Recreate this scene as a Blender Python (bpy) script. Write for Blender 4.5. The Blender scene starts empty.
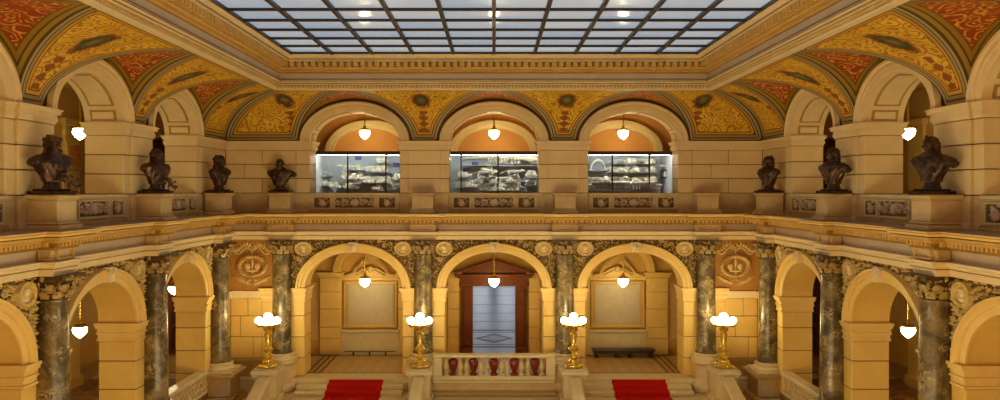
import bpy, bmesh, math, random
from mathutils import Vector, Matrix
random.seed(7)
PI = math.pi
C = bpy.context.scene.collection
SC = bpy.context.scene

# ------------------------------------------------------------------ camera, world, exposure
E = 6.15          # eye height above the stair-head floor
D = 26.37         # distance camera - back wall (upper storey)
W = 8.95          # half width of the hall (upper storey)
cam_d = bpy.data.cameras.new('camera'); cam = bpy.data.objects.new('camera', cam_d); C.objects.link(cam)
cam.location = (0, 0, E); cam.rotation_euler = (PI/2, 0, 0)
cam_d.sensor_fit = 'HORIZONTAL'; cam_d.sensor_width = 36; cam_d.lens = 36*0.791
cam_d.shift_x = 0.006; cam_d.shift_y = -0.010; cam_d.clip_end = 300; cam_d.clip_start = 0.05
SC.camera = cam
wd = bpy.data.worlds.new('sky'); SC.world = wd; wd.use_nodes = True
bgn = wd.node_tree.nodes['Background']; bgn.inputs[0].default_value = (0.62, 0.75, 0.95, 1); bgn.inputs[1].default_value = 0.8
SC.view_settings.view_transform = 'Standard'; SC.view_settings.look = 'None'
SC.view_settings.gamma = 1.0; SC.view_settings.exposure = 0.0; SC.view_settings.use_curve_mapping = False
SC.cycles.max_bounces = 10; SC.cycles.diffuse_bounces = 6; SC.cycles.glossy_bounces = 4; SC.cycles.transparent_max_bounces = 12
SC.cycles.sample_clamp_indirect = 6.0; SC.cycles.caustics_reflective = False; SC.cycles.caustics_refractive = False
LAMP = (1.0, 0.825, 0.435)      # colour of the lamp light
L_GLOBE = 34.0                # radiance of pendant globes
L_CANDLE = 52.0               # radiance of the candelabra globes
L_FILL = 57.0             # radiance of the globes on the unseen fill lamps added in the lower hall
L_SKY = 0.42                  # radiance of the skylight panes

# ------------------------------------------------------------------ materials
def lin(h):
    h = h.lstrip('#'); o = []
    for i in (0, 2, 4):
        c = int(h[i:i+2], 16)/255; o.append(c/12.92 if c <= .04045 else ((c+.055)/1.055)**2.4)
    return (*o, 1.0)
M = {}
class NT:
    def __init__(s, name):
        s.m = bpy.data.materials.new(name); s.m.use_nodes = True; s.t = s.m.node_tree
        s.b = s.t.nodes['Principled BSDF']; s.out = s.t.nodes['Material Output']; M[name] = s.m
    def n(s, ty, **kw):
        nd = s.t.nodes.new(ty)
        for k, v in kw.items():
            if k.startswith('i_'):
                key = k[2:]; key = int(key) if key.isdigit() else key
                s.set(nd.inputs[key], v)
            else: setattr(nd, k, v)
        return nd
    def set(s, sock, v):
        if isinstance(v, bpy.types.NodeSocket): s.t.links.new(v, sock)
        else: sock.default_value = v
    def math(s, op, a, b=0.0, c=None, clamp=False):
        nd = s.t.nodes.new('ShaderNodeMath'); nd.operation = op; nd.use_clamp = clamp
        s.set(nd.inputs[0], a); s.set(nd.inputs[1], b)
        if c is not None: s.set(nd.inputs[2], c)
        return nd.outputs[0]
    def mix(s, f, a, b, blend='MIX'):
        nd = s.t.nodes.new('ShaderNodeMix'); nd.data_type = 'RGBA'; nd.blend_type = blend
        s.set(nd.inputs[0], f); s.set(nd.inputs[6], a); s.set(nd.inputs[7], b)
        return nd.outputs[2]
    def ramp(s, f, stops, interp='LINEAR'):
        nd = s.t.nodes.new('ShaderNodeValToRGB'); cr = nd.color_ramp; cr.interpolation = interp
        while len(cr.elements) > len(stops): cr.elements.remove(cr.elements[-1])
        while len(cr.elements) < len(stops): cr.elements.new(0.5)
        for e, (p, c) in zip(cr.elements, stops): e.position = p; e.color = c
        s.set(nd.inputs[0], f); return nd.outputs[0]
    def noise(s, vec, scale, detail=4, rough=.55, dist=0.0):
        nd = s.n('ShaderNodeTexNoise'); nd.inputs['Scale'].default_value = scale; nd.inputs['Detail'].default_value = detail
        nd.inputs['Roughness'].default_value = rough; nd.inputs['Distortion'].default_value = dist
        s.t.links.new(vec, nd.inputs['Vector']); return nd.outputs[0]
    def pos(s): return s.n('ShaderNodeNewGeometry').outputs['Position']
    def rand(s): return s.n('ShaderNodeObjectInfo').outputs['Random']
    def bump(s, h, strength=.3, dist=.02):
        b = s.n('ShaderNodeBump'); b.inputs['Strength'].default_value = strength; b.inputs['Distance'].default_value = dist
        s.t.links.new(h, b.inputs['Height']); s.t.links.new(b.outputs[0], s.b.inputs['Normal'])
    def col(s, c, rough=.6, metal=0.0, spec=.5):
        s.set(s.b.inputs['Base Color'], c); s.b.inputs['Roughness'].default_value = rough
        s.b.inputs['Metallic'].default_value = metal; s.b.inputs['Specular IOR Level'].default_value = spec

def stone(name, c1, c2, rough=.55, scale=1.6, var=.10, bump=.12):
    t = NT(name); p = t.pos()
    a = t.noise(p, scale, 5, .6, .6); b = t.noise(p, scale*14, 3)
    f = t.math('MULTIPLY_ADD', b, .35, t.math('MULTIPLY', a, .8))
    c = t.ramp(f, [(.32, lin(c1)), (.78, lin(c2))])
    v = t.math('MULTIPLY_ADD', t.rand(), var, 1-var/2)
    hs = t.n('ShaderNodeHueSaturation'); t.set(hs.inputs['Color'], c); t.set(hs.inputs['Value'], v)
    t.col(hs.outputs[0], rough)
    if bump: t.bump(b, bump, .01)
    return t.m
stone('stone_lower', '#D6AC52', '#E4C06A')
stone('stone_upper', '#DABF88', '#E8D09C')  # paler than the lower stone: light from the skylight put into its colour
stone('stone_pale', '#DDC48E', '#EAD6A8', var=.04)
stone('stone_arch', '#DCB660', '#EAC87A', var=.04)
stone('stone_gold', '#C49C4C', '#D9B466', var=.04)
stone('mortar', '#6A4E2A', '#7C5E36', rough=.9, var=0)
stone('frieze_pink', '#BFA88C', '#CFBA9E', var=.03)
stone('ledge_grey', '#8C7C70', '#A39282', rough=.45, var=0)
stone('stucco_orange', '#A06A24', '#B07A30', rough=.7, var=0)
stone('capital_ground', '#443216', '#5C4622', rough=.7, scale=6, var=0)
stone('spandrel_brown', '#5C4420', '#72582A', rough=.75, var=0)
stone('relief_gilt', '#AE8E48', '#E4C880', rough=.45, scale=9, var=.05)
stone('capital_gilt', '#7A6230', '#C6A662', rough=.4, scale=12, var=.05)
stone('relief_stone', '#B79A78', '#D6BC98', rough=.55, scale=6, var=.05)
stone('wall_orange', '#CE8F48', '#D99D55', rough=.75, var=0, bump=.03)
stone('wall_ochre', '#C79A45', '#D6AB57', rough=.75, var=0, bump=.03)
stone('marble_beige', '#BC9C68', '#D6BC8C', rough=.3, scale=3.5, var=.08, bump=0)
stone('marble_white', '#C6B280', '#DAC99A', rough=.28, scale=3.0, var=.05, bump=0)
stone('marble_brown', '#9C783E', '#BE9A5A', rough=.3, scale=5, var=.05, bump=0)
stone('plaque_grey', '#B8A884', '#CCBE9C', rough=.35, scale=4, var=0, bump=0)
stone('floor_olive', '#7E7048', '#948658', rough=.25, scale=2, var=0, bump=0)
stone('floor_border', '#5A3A1E', '#704C2A', rough=.3, scale=5, var=0, bump=0)
stone('wood_dark', '#5A2A0C', '#7E4216', rough=.5, scale=6, var=.06)
stone('wood_black', '#2B1A10', '#3A2416', rough=.4, scale=6, var=0)
stone('picture_paint', '#A85A1C', '#D8903A', rough=.6, scale=8, var=0)
stone('case_white', '#D4DAD8', '#E2E6E2', rough=.6, var=0, bump=0)
stone('case_back', '#BCC6C8', '#CCD4D2', rough=.7, scale=.8, var=0, bump=0)
stone('shelf_dark', '#4A4A44', '#5C5A52', rough=.5, var=0, bump=0)
stone('bone', '#E6DCB8', '#F4ECD2', rough=.55, scale=12, var=.12)
stone('hall_wall', '#8A949C', '#9CA4AA', rough=.7, var=0, bump=0)
stone('sign_blue', '#5060A8', '#6472B8', rough=.6, var=0, bump=0)
stone('gold_dark', '#8A6828', '#A07E38', rough=.5, var=.03)  # for grooves and recesses: gilding darkened to put shade into the colour
stone('shelf_glass', '#8E9A9C', '#A2ACAC', rough=.3, var=0, bump=0)
stone('iron', '#261B14', '#33251B', rough=.45, scale=10, var=0, bump=0)
stone('plaster', '#CDA35A', '#DDB66E', rough=.8, var=0, bump=.03)

M['wood_dark'].node_tree.nodes['Principled BSDF'].inputs['Specular IOR Level'].default_value = .2
def carpet():
    t = NT('carpet_red'); b = t.noise(t.pos(), 60, 2)
    t.col(t.ramp(b, [(.3, lin('#A8140A')), (.7, lin('#C8200F'))]), .95, spec=.1); t.bump(b, .5, .01)
carpet()
def carpet2():
    t = NT('carpet_wine'); b = t.noise(t.pos(), 60, 2)
    t.col(t.ramp(b, [(.3, lin('#6E100C')), (.7, lin('#8A1A12'))]), .95, spec=.1)
carpet2()
def bronze():
    t = NT('bronze'); b = t.noise(t.pos(), 9, 4)
    t.col(t.ramp(b, [(.3, lin('#2E1F16')), (.55, lin('#4E382A')), (.8, lin('#74583F'))]), .33, .6)
    t.bump(t.noise(t.pos(), 22, 3), .35, .02)
bronze()
def brass():
    t = NT('brass'); t.col(lin('#EBCB5C'), .27, .85); t.bump(t.noise(t.pos(), 40, 2), .3, .01)
brass()
def green_marble():
    t = NT('marble_green'); p = t.pos()
    oi = t.n('ShaderNodeObjectInfo').outputs['Location']
    va = t.n('ShaderNodeVectorMath', operation='ADD'); t.set(va.inputs[0], p); t.set(va.inputs[1], oi)
    p = va.outputs[0]
    n1 = t.noise(p, 1.8, 8, .65, 1.2); n2 = t.noise(p, 5.5, 6, .6, 2.2)
    base = t.ramp(n1, [(.25, lin('#33281A')), (.5, lin('#5E5034')), (.62, lin('#8A744A')), (.8, lin('#443824'))])
    v = t.math('ABSOLUTE', t.math('SUBTRACT', n2, .5))
    vein = t.ramp(v, [(0, (1, 1, 1, 1)), (.012, (1, 1, 1, 1)), (.045, (0, 0, 0, 1))])
    n3 = t.noise(p, 3.0, 3)
    vm = t.math('MULTIPLY', vein, t.ramp(n3, [(.50, (0, 0, 0, 1)), (.66, (1, 1, 1, 1))]))
    t.col(t.mix(vm, base, lin('#CCB27C')), .26, spec=.35)
green_marble()
def tiles(name, c1, c2, c3, scale):
    t = NT(name); p = t.pos()
    rot = t.n('ShaderNodeMapping'); t.set(rot.inputs['Vector'], p); rot.inputs['Rotation'].default_value = (0, 0, PI/4)
    ch = t.n('ShaderNodeTexChecker'); t.set(ch.inputs['Vector'], rot.outputs[0]); ch.inputs['Scale'].default_value = scale
    ch.inputs['Color1'].default_value = lin(c1); ch.inputs['Color2'].default_value = lin(c2)
    br = t.n('ShaderNodeTexBrick'); t.set(br.inputs['Vector'], rot.outputs[0]); br.inputs['Scale'].default_value = scale
    br.offset = 0; br.inputs['Mortar Size'].default_value = .04; br.inputs['Brick Width'].default_value = 1; br.inputs['Row Height'].default_value = 1
    c = t.mix(br.outputs['Fac'], ch.outputs[0], lin(c3))
    nz = t.noise(p, 3, 3)
    t.col(t.mix(t.math('MULTIPLY', nz, .35), c, lin(c3)), .3)
tiles('floor_tile', '#CDAA6C', '#C09858', '#8A6634', 3.2)
tiles('floor_mosaic', '#7A5228', '#3E2614', '#A87A40', 2.2)
def hallfloor():
    t = NT('hall_floor'); p = t.pos()
    n = t.noise(p, 1.5, 5, .6, .8)
    t.col(t.ramp(n, [(.3, lin('#8E949C')), (.7, lin('#B0B4B8'))]), .3, spec=.8)
hallfloor()
def emis(name, c, s, rough=.3, spec=.5, base=(.8, .8, .8, 1)):
    t = NT(name); t.col(base, rough, spec=spec)
    t.b.inputs['Emission Color'].default_value = c; t.b.inputs['Emission Strength'].default_value = s
    return t
emis('globe_light', (*LAMP, 1), L_GLOBE); emis('candle_light', (*LAMP, 1), L_CANDLE)
emis('case_light', (.92, .98, 1, 1), 85.0); emis('day_window', (.88, .91, 1.0, 1), 1.5)
emis('fill_lamp_light', (*LAMP, 1), L_FILL)
def pane():
    t = NT('skylight_pane'); t.col(lin('#6E7A86'), .10, spec=.4)
    r = t.rand(); n = t.noise(t.pos(), .5, 2)
    c = t.ramp(t.math('MULTIPLY_ADD', n, .5, t.math('MULTIPLY', r, .5)), [(.25, (.52, .68, .88, 1)), (.75, (.80, .88, .94, 1))])
    t.set(t.b.inputs['Emission Color'], c); t.b.inputs['Emission Strength'].default_value = L_SKY
pane()
def glass():
    t = NT('glass'); t.t.nodes.remove(t.b)
    tr = t.n('ShaderNodeBsdfTransparent'); gl = t.n('ShaderNodeBsdfGlossy'); gl.inputs['Roughness'].default_value = .03
    mx = t.n('ShaderNodeMixShader'); fr = t.n('ShaderNodeFresnel'); fr.inputs[0].default_value = 1.45
    t.set(mx.inputs[0], t.math('MULTIPLY', fr.outputs[0], .8)); t.set(mx.inputs[1], tr.outputs[0]); t.set(mx.inputs[2], gl.outputs[0])
    t.t.links.new(mx.outputs[0], t.out.inputs[0])
glass()

def fresco(name, field1, field2, scroll1, scroll2, border, medal, edge_scale):
    """painted vault: bands that follow the edge of each compartment, scrolls and a medallion in the field"""
    t = NT(name)
    uv = t.n('ShaderNodeUVMap', uv_map='UVMap').outputs[0]
    sp = t.n('ShaderNodeSeparateXYZ'); t.set(sp.inputs[0], uv); u, v = sp.outputs[0], sp.outputs[1]
    ed = t.n('ShaderNodeAttribute', attribute_name='edge').outputs['Fac']
    oi = t.n('ShaderNodeObjectInfo').outputs['Random']
    nz = t.n('ShaderNodeTexNoise'); nz.inputs['Scale'].default_value = 2.2; nz.inputs['Detail'].default_value = 3; t.set(nz.inputs['Vector'], uv)
    # symmetric scrollwork: rings of distorted voronoi in |u|, v
    cx = t.n('ShaderNodeCombineXYZ'); t.set(cx.inputs[0], t.math('ABSOLUTE', u)); t.set(cx.inputs[1], v); t.set(cx.inputs[2], t.math('MULTIPLY', oi, 9))
    ds = t.n('ShaderNodeVectorMath', operation='MULTIPLY_ADD'); t.set(ds.inputs[0], nz.outputs['Color']); ds.inputs[1].default_value = (.35, .35, .1); t.set(ds.inputs[2], cx.outputs[0])
    vo = t.n('ShaderNodeTexVoronoi', feature='F1'); vo.inputs['Scale'].default_value = 2.6; t.set(vo.inputs['Vector'], ds.outputs[0])
    rings = t.math('SINE', t.math('MULTIPLY', vo.outputs['Distance'], 24))
    fine = t.noise(ds.outputs[0], 6.5, 3, .6, 1.2)
    scr = t.math('MULTIPLY', t.ramp(rings, [(.3, (0, 0, 0, 1)), (.6, (1, 1, 1, 1))]), t.ramp(fine, [(.34, (0, 0, 0, 1)), (.48, (1, 1, 1, 1))]))
    big = t.noise(uv, 1.3, 3)
    base = t.ramp(big, [(.35, lin(field1)), (.65, lin(field2))])
    c = t.mix(t.math('MULTIPLY', scr, .95), base, t.ramp(fine, [(.42, lin(scroll1)), (.62, lin(scroll2))]))
    if medal:
        dv = t.math('DIVIDE', t.math('SUBTRACT', v, 1.85), .62); du = t.math('DIVIDE', u, .34)
        r = t.math('SQRT', t.math('ADD', t.math('MULTIPLY', du, du), t.math('MULTIPLY', dv, dv)))
        r = t.math('ADD', r, t.math('MULTIPLY', t.math('SUBTRACT', fine, .5), .9))
        mk = t.ramp(r, [(0, (1, 1, 1, 1)), (.8, (1, 1, 1, 1)), (1.0, (0, 0, 0, 1))])
        mc = t.ramp(r, [(0, lin('#8A7A38')), (.35, lin('#5A5A30')), (.55, lin('#30301C')), (.72, lin('#7A4A14')), (.9, lin('#A86418'))])
        c = t.mix(mk, c, mc)
        sv = t.math('ABSOLUTE', t.math('SUBTRACT', v, .75)); su = t.math('ABSOLUTE', u)
        st = t.math('MULTIPLY', t.math('LESS_THAN', sv, .42), t.math('LESS_THAN', su, t.math('MULTIPLY', t.math('ABSOLUTE', t.math('SINE', t.math('MULTIPLY', v, 13))), t.math('MULTIPLY', fine, .30))))
        c = t.mix(st, c, lin('#8A5018'))
    k = edge_scale
    bd = t.ramp(t.math('MULTIPLY', ed, k), border, 'CONSTANT')
    lim = border[-1][0]
    c = t.mix(t.math('GREATER_THAN', t.math('MULTIPLY', ed, k), lim), bd, c)
    t.col(c, .6, spec=.3)
_b = lambda p, c: (p, lin(c))
fresco('fresco_yellow', '#CFA01E', '#E6BE3C', '#86521A', '#B47E24', [_b(0, '#4A3A1E'), _b(.06, '#A89870'), _b(.17, '#4C3A1C'), _b(.22, '#A08C58'), _b(.34, '#4A3414'), _b(.39, '#C89A30'), _b(.50, '#8A4416'), _b(.55, '#000000')], True, 1.75)
fresco('fresco_red', '#94380F', '#A84A18', '#D89A30', '#E0B050', [_b(0, '#5A4418'), _b(.05, '#A08434'), _b(.17, '#5A4418'), _b(.22, '#9A7828'), _b(.34, '#7A5016'), _b(.40, '#000000')], False, 1.5)

# ------------------------------------------------------------------ mesh builder
class MB:
    def __init__(s): s.v = []; s.f = []
    def add(s, vs, fs):
        o = len(s.v); s.v += [tuple(p) for p in vs]; s.f += [tuple(i+o for i in f) for f in fs]
    def box(s, x0, x1, y0, y1, z0, z1):
        s.add([(x0,y0,z0),(x1,y0,z0),(x1,y1,z0),(x0,y1,z0),(x0,y0,z1),(x1,y0,z1),(x1,y1,z1),(x0,y1,z1)],
              [(0,3,2,1),(4,5,6,7),(0,1,5,4),(1,2,6,5),(2,3,7,6),(3,0,4,7)])
        return s
    def bbox(s, x0, x1, y0, y1, z0, z1, b=.015):
        """box with chamfered edges"""
        bm = bmesh.new(); bmesh.ops.create_cube(bm, size=1)
        for v in bm.verts: v.co = ((x0+x1)/2+v.co.x*(x1-x0), (y0+y1)/2+v.co.y*(y1-y0), (z0+z1)/2+v.co.z*(z1-z0))
        bmesh.ops.bevel(bm, geom=bm.edges[:], offset=b, segments=1, affect='EDGES')
        bm.verts.index_update(); s.add([v.co[:] for v in bm.verts], [[v.index for v in f.verts] for f in bm.faces]); bm.free()
        return s
    def prism(s, poly, y0, y1):
        """polygon in (x, z), extruded along y"""
        n = len(poly); vs = [(x, y0, z) for x, z in poly]+[(x, y1, z) for x, z in poly]
        s.add(vs, [tuple(range(n)), tuple(range(2*n-1, n-1, -1))]+[(i, i+n, (i+1) % n+n, (i+1) % n) for i in range(n)])
        return s
    def lathe(s, prof, n=24, c=(0,0,0), squash=1.0):
        o = len(s.v); cx, cy, cz = c
        for r, z in prof:
            for k in range(n):
                a = 2*PI*k/n; s.v.append((cx+r*math.cos(a), cy+r*squash*math.sin(a), cz+z))
        for i in range(len(prof)-1):
            for k in range(n):
                s.f.append((o+i*n+k, o+i*n+(k+1) % n, o+(i+1)*n+(k+1) % n, o+(i+1)*n+k))
        s.f.append(tuple(o+k for k in range(n-1, -1, -1))); t = o+(len(prof)-1)*n; s.f.append(tuple(t+k for k in range(n)))
        return s
    def tube(s, pts, r, n=8, cap=True):
        pts = [Vector(p) for p in pts]; o = len(s.v); m = len(pts)
        for i, p in enumerate(pts):
            d = (pts[min(i+1, m-1)]-pts[max(i-1, 0)]).normalized()
            a = d.cross(Vector((0,0,1)) if abs(d.z) < .9 else Vector((1,0,0))).normalized(); b = d.cross(a)
            rr = r(i/(m-1)) if callable(r) else r
            for k in range(n):
                t = 2*PI*k/n; s.v.append(tuple(p+(a*math.cos(t)+b*math.sin(t))*rr))
        for i in range(m-1):
            for k in range(n):
                s.f.append((o+i*n+k, o+i*n+(k+1) % n, o+(i+1)*n+(k+1) % n, o+(i+1)*n+k))
        if cap: s.f.append(tuple(o+k for k in range(n-1, -1, -1))); t = o+(m-1)*n; s.f.append(tuple(t+k for k in range(n)))
        return s
    def ell(s, c, r, rot=None, nu=12, nv=8):
        o = len(s.v); R = rot or Matrix.Identity(3); c = Vector(c)
        for j in range(1, nv):
            ph = PI*j/nv
            for i in range(nu):
                th = 2*PI*i/nu
                s.v.append(tuple(c+R@Vector((r[0]*math.sin(ph)*math.cos(th), r[1]*math.sin(ph)*math.sin(th), r[2]*math.cos(ph)))))
        top = len(s.v); s.v.append(tuple(c+R@Vector((0,0,r[2])))); s.v.append(tuple(c+R@Vector((0,0,-r[2]))))
        for j in range(nv-2):
            for i in range(nu):
                s.f.append((o+j*nu+i, o+(j+1)*nu+i, o+(j+1)*nu+(i+1) % nu, o+j*nu+(i+1) % nu))
        for i in range(nu):
            s.f.append((top, o+i, o+(i+1) % nu)); b = o+(nv-2)*nu; s.f.append((top+1, b+(i+1) % nu, b+i))
        return s
    def grid(s, P, smooth=True):
        """P[i][j] points"""
        o = len(s.v); a, b = len(P), len(P[0])
        for row in P: s.v += [tuple(p) for p in row]
        for i in range(a-1):
            for j in range(b-1): s.f.append((o+i*b+j, o+i*b+j+1, o+(i+1)*b+j+1, o+(i+1)*b+j))
        return s
    def ring(s, a, rise, zs, prof, N=28, t0=0.0, t1=PI, cx=0.0):
        """moulding swept along a half ellipse in the wall plane; prof = (outward offset, n)"""
        P = []
        for i in range(N+1):
            t = t0+(t1-t0)*i/N
            P.append([(cx+(a+o)*math.cos(t), -n, zs+(rise+o)*math.sin(t)) for o, n in prof])
        s.grid(P); m = len(prof); o = len(s.v)-(N+1)*m
        s.f.append(tuple(o+k for k in range(m))); s.f.append(tuple(o+N*m+k for k in range(m-1, -1, -1)))
        return s
    def mesh(s, name, mat, ang=35, smooth=True):
        me = bpy.data.meshes.new(name); me.from_pydata(s.v, [], s.f); me.validate()
        if mat: me.materials.append(M[mat])
        if smooth:
            me.shade_smooth(); me.set_sharp_from_angle(angle=math.radians(ang))
        bm = bmesh.new(); bm.from_mesh(me); bmesh.ops.recalc_face_normals(bm, faces=bm.faces); bm.to_mesh(me); bm.free()
        return me
    def obj(s, name, mat, parent=None, loc=(0,0,0), rz=0, ang=35, smooth=True):
        return link(name, s.mesh(name, mat, ang, smooth), parent, loc, rz)
def link(name, data, parent=None, loc=(0,0,0), rz=0):
    o = bpy.data.objects.new(name, data); C.objects.link(o); o.location = loc; o.rotation_euler = (0, 0, rz)
    if parent: o.parent = parent
    return o
def tag(o, label, cat=None, group=None, kind=None):
    o['label'] = label
    if cat: o['category'] = cat
    if group: o['group'] = group
    if kind: o['kind'] = kind
    return o
def empty(name, label, cat, loc=(0,0,0), rz=0, group=None, kind=None):
    o = link(name, None, None, loc, rz); return tag(o, label, cat, group, kind)
def stuff(o): o['kind'] = 'stuff'; return o
def copy_tree(o, parent=None):
    c = o.copy(); C.objects.link(c); c.parent = parent
    for ch in list(o.children): copy_tree(ch, c)
    return c
def sweep(mb, path, prof, closed=False, miter_ends=(None, None)):
    """path: plan polyline walked with the hall on its right; prof: (offset into the hall, z)"""
    n = len(path); P = []
    def nrm(a, b):
        d = (Vector(b)-Vector(a)).normalized(); return Vector((d.y, -d.x))
    for i in range(n):
        n1 = nrm(path[i-1], path[i]) if (i > 0 or closed) else miter_ends[0]
        n2 = nrm(path[i], path[(i+1) % n]) if (i < n-1 or closed) else miter_ends[1]
        n1 = n1 if n1 is not None else n2; n2 = n2 if n2 is not None else n1
        off = n1 if (n1-n2).length < 1e-4 else n1+n2
        P.append([(path[i][0]+off.x*o, path[i][1]+off.y*o, z) for o, z in prof])
    if closed: P.append(P[0])
    mb.grid(P); return mb
# ------------------------------------------------------------------ dimensions
B = 4.64                        # bay width
Y0 = -0.6                       # wall behind the camera
UF = E-.76                      # upper gallery floor
UA, UZS, UR = 1.5, E+1.63, 1.0  # upper arches: half width, spring line, rise
LA, LZS, LR = 1.62, E-3.23, 1.20  # lower arches
LN = .25                        # lower wall stands this far in front of the upper one
CN, CR = .42, .31               # column axis in front of the upper wall, radius
SIDE_ARCH = [D-4.12-B*k for k in range(5)]
SIDE_COL = [D-1.8]+[D-4.12-B*(k+.5) for k in range(5)]
BACK_ARCH = [-B, 0, B]; BACK_COL = [-1.5*B, -.5*B, .5*B, 1.5*B]
RZ = {'back': 0.0, 'left': PI/2, 'right': -PI/2}
LOC = {'back': (0, D, 0), 'left': (-W, 0, 0), 'right': (W, 0, 0)}
ARCH = {'back': BACK_ARCH, 'left': SIDE_ARCH, 'right': [-y for y in SIDE_ARCH]}
COLS = {'back': BACK_COL, 'left': SIDE_COL, 'right': [-y for y in SIDE_COL]}
ENDS = {'back': (-W, W), 'left': (Y0, D), 'right': (-D, -Y0)}
def place(side, u, n=0.0, z=0.0):
    x0, y0, _ = LOC[side]
    if side == 'back': return (u, D-n, z)
    if side == 'left': return (-W+n, u, z)
    return (W-n, -u, z)

# ------------------------------------------------------------------ walls
def arched(mb, u0, u1, z0, z1, a, zs, rise, nf, nb, du=0.0, N=28):
    pts = [(a*math.cos(PI*i/N), zs+rise*math.sin(PI*i/N)) for i in range(N+1)]
    for n, fl in ((nf, 1), (nb, 0)):
        y = -n
        for x0, x1 in ((u0, -a), (a, u1)):
            mb.add([(x0+du,y,z0),(x1+du,y,z0),(x1+du,y,z1),(x0+du,y,z1)], [(0,1,2,3)])
        for i in range(N):
            (xa, za), (xb, zb) = pts[i], pts[i+1]
            mb.add([(xa+du,y,za),(xb+du,y,zb),(xb+du,y,z1),(xa+du,y,z1)], [(0,1,2,3)])
    for i in range(N):
        (xa, za), (xb, zb) = pts[i], pts[i+1]
        mb.add([(xa+du,-nf,za),(xb+du,-nf,zb),(xb+du,-nb,zb),(xa+du,-nb,za)], [(0,1,2,3)])
    for x in (-a, a): mb.add([(x+du,-nf,z0),(x+du,-nb,z0),(x+du,-nb,zs),(x+du,-nf,zs)], [(0,1,2,3)])
_mc = {}
def mesh_once(key, fn, mat, ang=35, smooth=True):
    if key not in _mc:
        mb = MB(); fn(mb); _mc[key] = mb.mesh(key if isinstance(key, str) else key[0], mat, ang, smooth)
    return _mc[key]
def box_mesh(name, mat, w, dpt, h, b=.014):
    return mesh_once((name, mat, round(w, 3), round(dpt, 3), round(h, 3)), lambda m: m.bbox(-w/2, w/2, -dpt/2, dpt/2, 0, h, b), mat, smooth=False)
def leaf(mb, u, z, a, L, wd, h, n0):
    ca, sa = math.cos(a), math.sin(a)
    p = lambda s, t, n: (u+ca*s-sa*t, -n, z+sa*s+ca*t)
    mb.add([p(0,0,n0), p(L*.5,-wd,n0), p(L,0,n0+.3*h), p(L*.5,wd,n0), p(L*.45,0,n0+h)], [(0,1,4),(1,2,4),(2,3,4),(3,0,4)])
def curl(mb, u, z, r, turns, a0, sgn, n0, tr=.022):
    pts = []
    for i in range(int(12*turns)+1):
        t = i/(12*turns); rr = r*(1-.85*t); a = a0+sgn*2*PI*turns*t
        pts.append((u+rr*math.cos(a), -n0-.012, z+rr*math.sin(a)*.85))
    mb.tube(pts, lambda s: tr*(1.1-.5*s), 5)

UP_PW = (B-2*UA)/2; LO_PW = (B-2*LA)/2
UC = [UF, E-.10, E+.385, E+.855, E+1.33]       # upper courses
LC = [0, .61, 1.30, 1.99, 2.48]                # lower courses
ARV_U = [(-.02,-.02),(-.02,.05),(.02,.07),(.12,.07),(.13,.10),(.22,.10),(.25,.14),(.31,.14),(.33,.02)]
ARV_L = [(-.02,LN-.02),(-.02,LN+.03),(.03,LN+.05),(.10,LN+.05),(.11,LN+.09),(.19,LN+.09),(.21,LN+.14),(.27,LN+.14),(.29,LN)]
def impost_levels(mb, boxes, levels, zb):
    for z0, z1, o in levels:
        for (x0, x1, n0, n1, l, r) in boxes:
            mb.box(x0-o*l, x1+o*r, -n1-o, -n0+o*.6, zb+z0, zb+z1)
LV_U = [(0,.05,.02),(.05,.13,.05),(.13,.20,.035),(.20,.27,.09),(.27,.30,.12)]
LV_L = [(0,.05,.05),(.05,.16,.025),(.16,.21,.07),(.21,.31,.045),(.31,.38,.10),(.38,.44,.13)]

def spandrel_relief(mb, seed):
    rnd = random.Random(seed); oa, orr = LA+.33, LR+.33
    pts = []
    def ok(u, z, m=.0):
        if abs(u) > B/2-.30 or z > E-1.68 or z < LZS+.02: return False
        if (u/(oa+m))**2+((z-LZS)/(orr+m))**2 < 1: return False
        return all(((abs(u)-1.64)/(.33+m))**2+((z-4.22)/(.25+m))**2 > 1 for _ in (0,))
    for _ in range(60):
        u, z = rnd.uniform(-B/2, B/2), rnd.uniform(LZS, E-1.65)
        if ok(u, z, .06) and all((u-a)**2+(z-b)**2 > .026 for a, b in pts):
            pts.append((u, z)); curl(mb, u, z, rnd.uniform(.07, .11), 1.5, rnd.uniform(0, 6), rnd.choice((-1, 1)), LN+.02)
    k = 0; lp = []
    for _ in range(9000):
        u, z = rnd.uniform(-B/2, B/2), rnd.uniform(LZS, E-1.65)
        if ok(u, z) and all((u-a)**2+(z-b)**2 > .0030 for a, b in lp):
            lp.append((u, z)); leaf(mb, u, z, rnd.uniform(0, 2*PI), rnd.uniform(.07, .13), rnd.uniform(.022, .04), rnd.uniform(.05, .10), LN+.012)
def medallion(mb, u, z):
    N = 20; P = []
    for i in range(N+1):
        t = 2*PI*i/N; P.append([(u+(.23+o)*math.cos(t), -n, z+(.18+o)*math.sin(t)) for o, n in ((-.03,LN+.03),(-.01,LN+.10),(.05,LN+.11),(.07,LN+.01))])
    mb.grid(P)
    mb.prism([(u+.21*math.cos(2*PI*i/N), z+.16*math.sin(2*PI*i/N)) for i in range(N)], -LN-.05, -LN)
def medal_head(mb, u, z):
    s = 1 if u > 0 else -1
    mb.ell((u, -LN-.06, z+.03), (.075, .05, .085)); mb.ell((u-s*.055, -LN-.07, z+.01), (.03, .03, .03)); mb.ell((u+.01*s, -LN-.05, z-.10), (.10, .04, .055)); mb.ell((u+.03*s, -LN-.07, z+.07), (.06, .04, .045))
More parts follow.
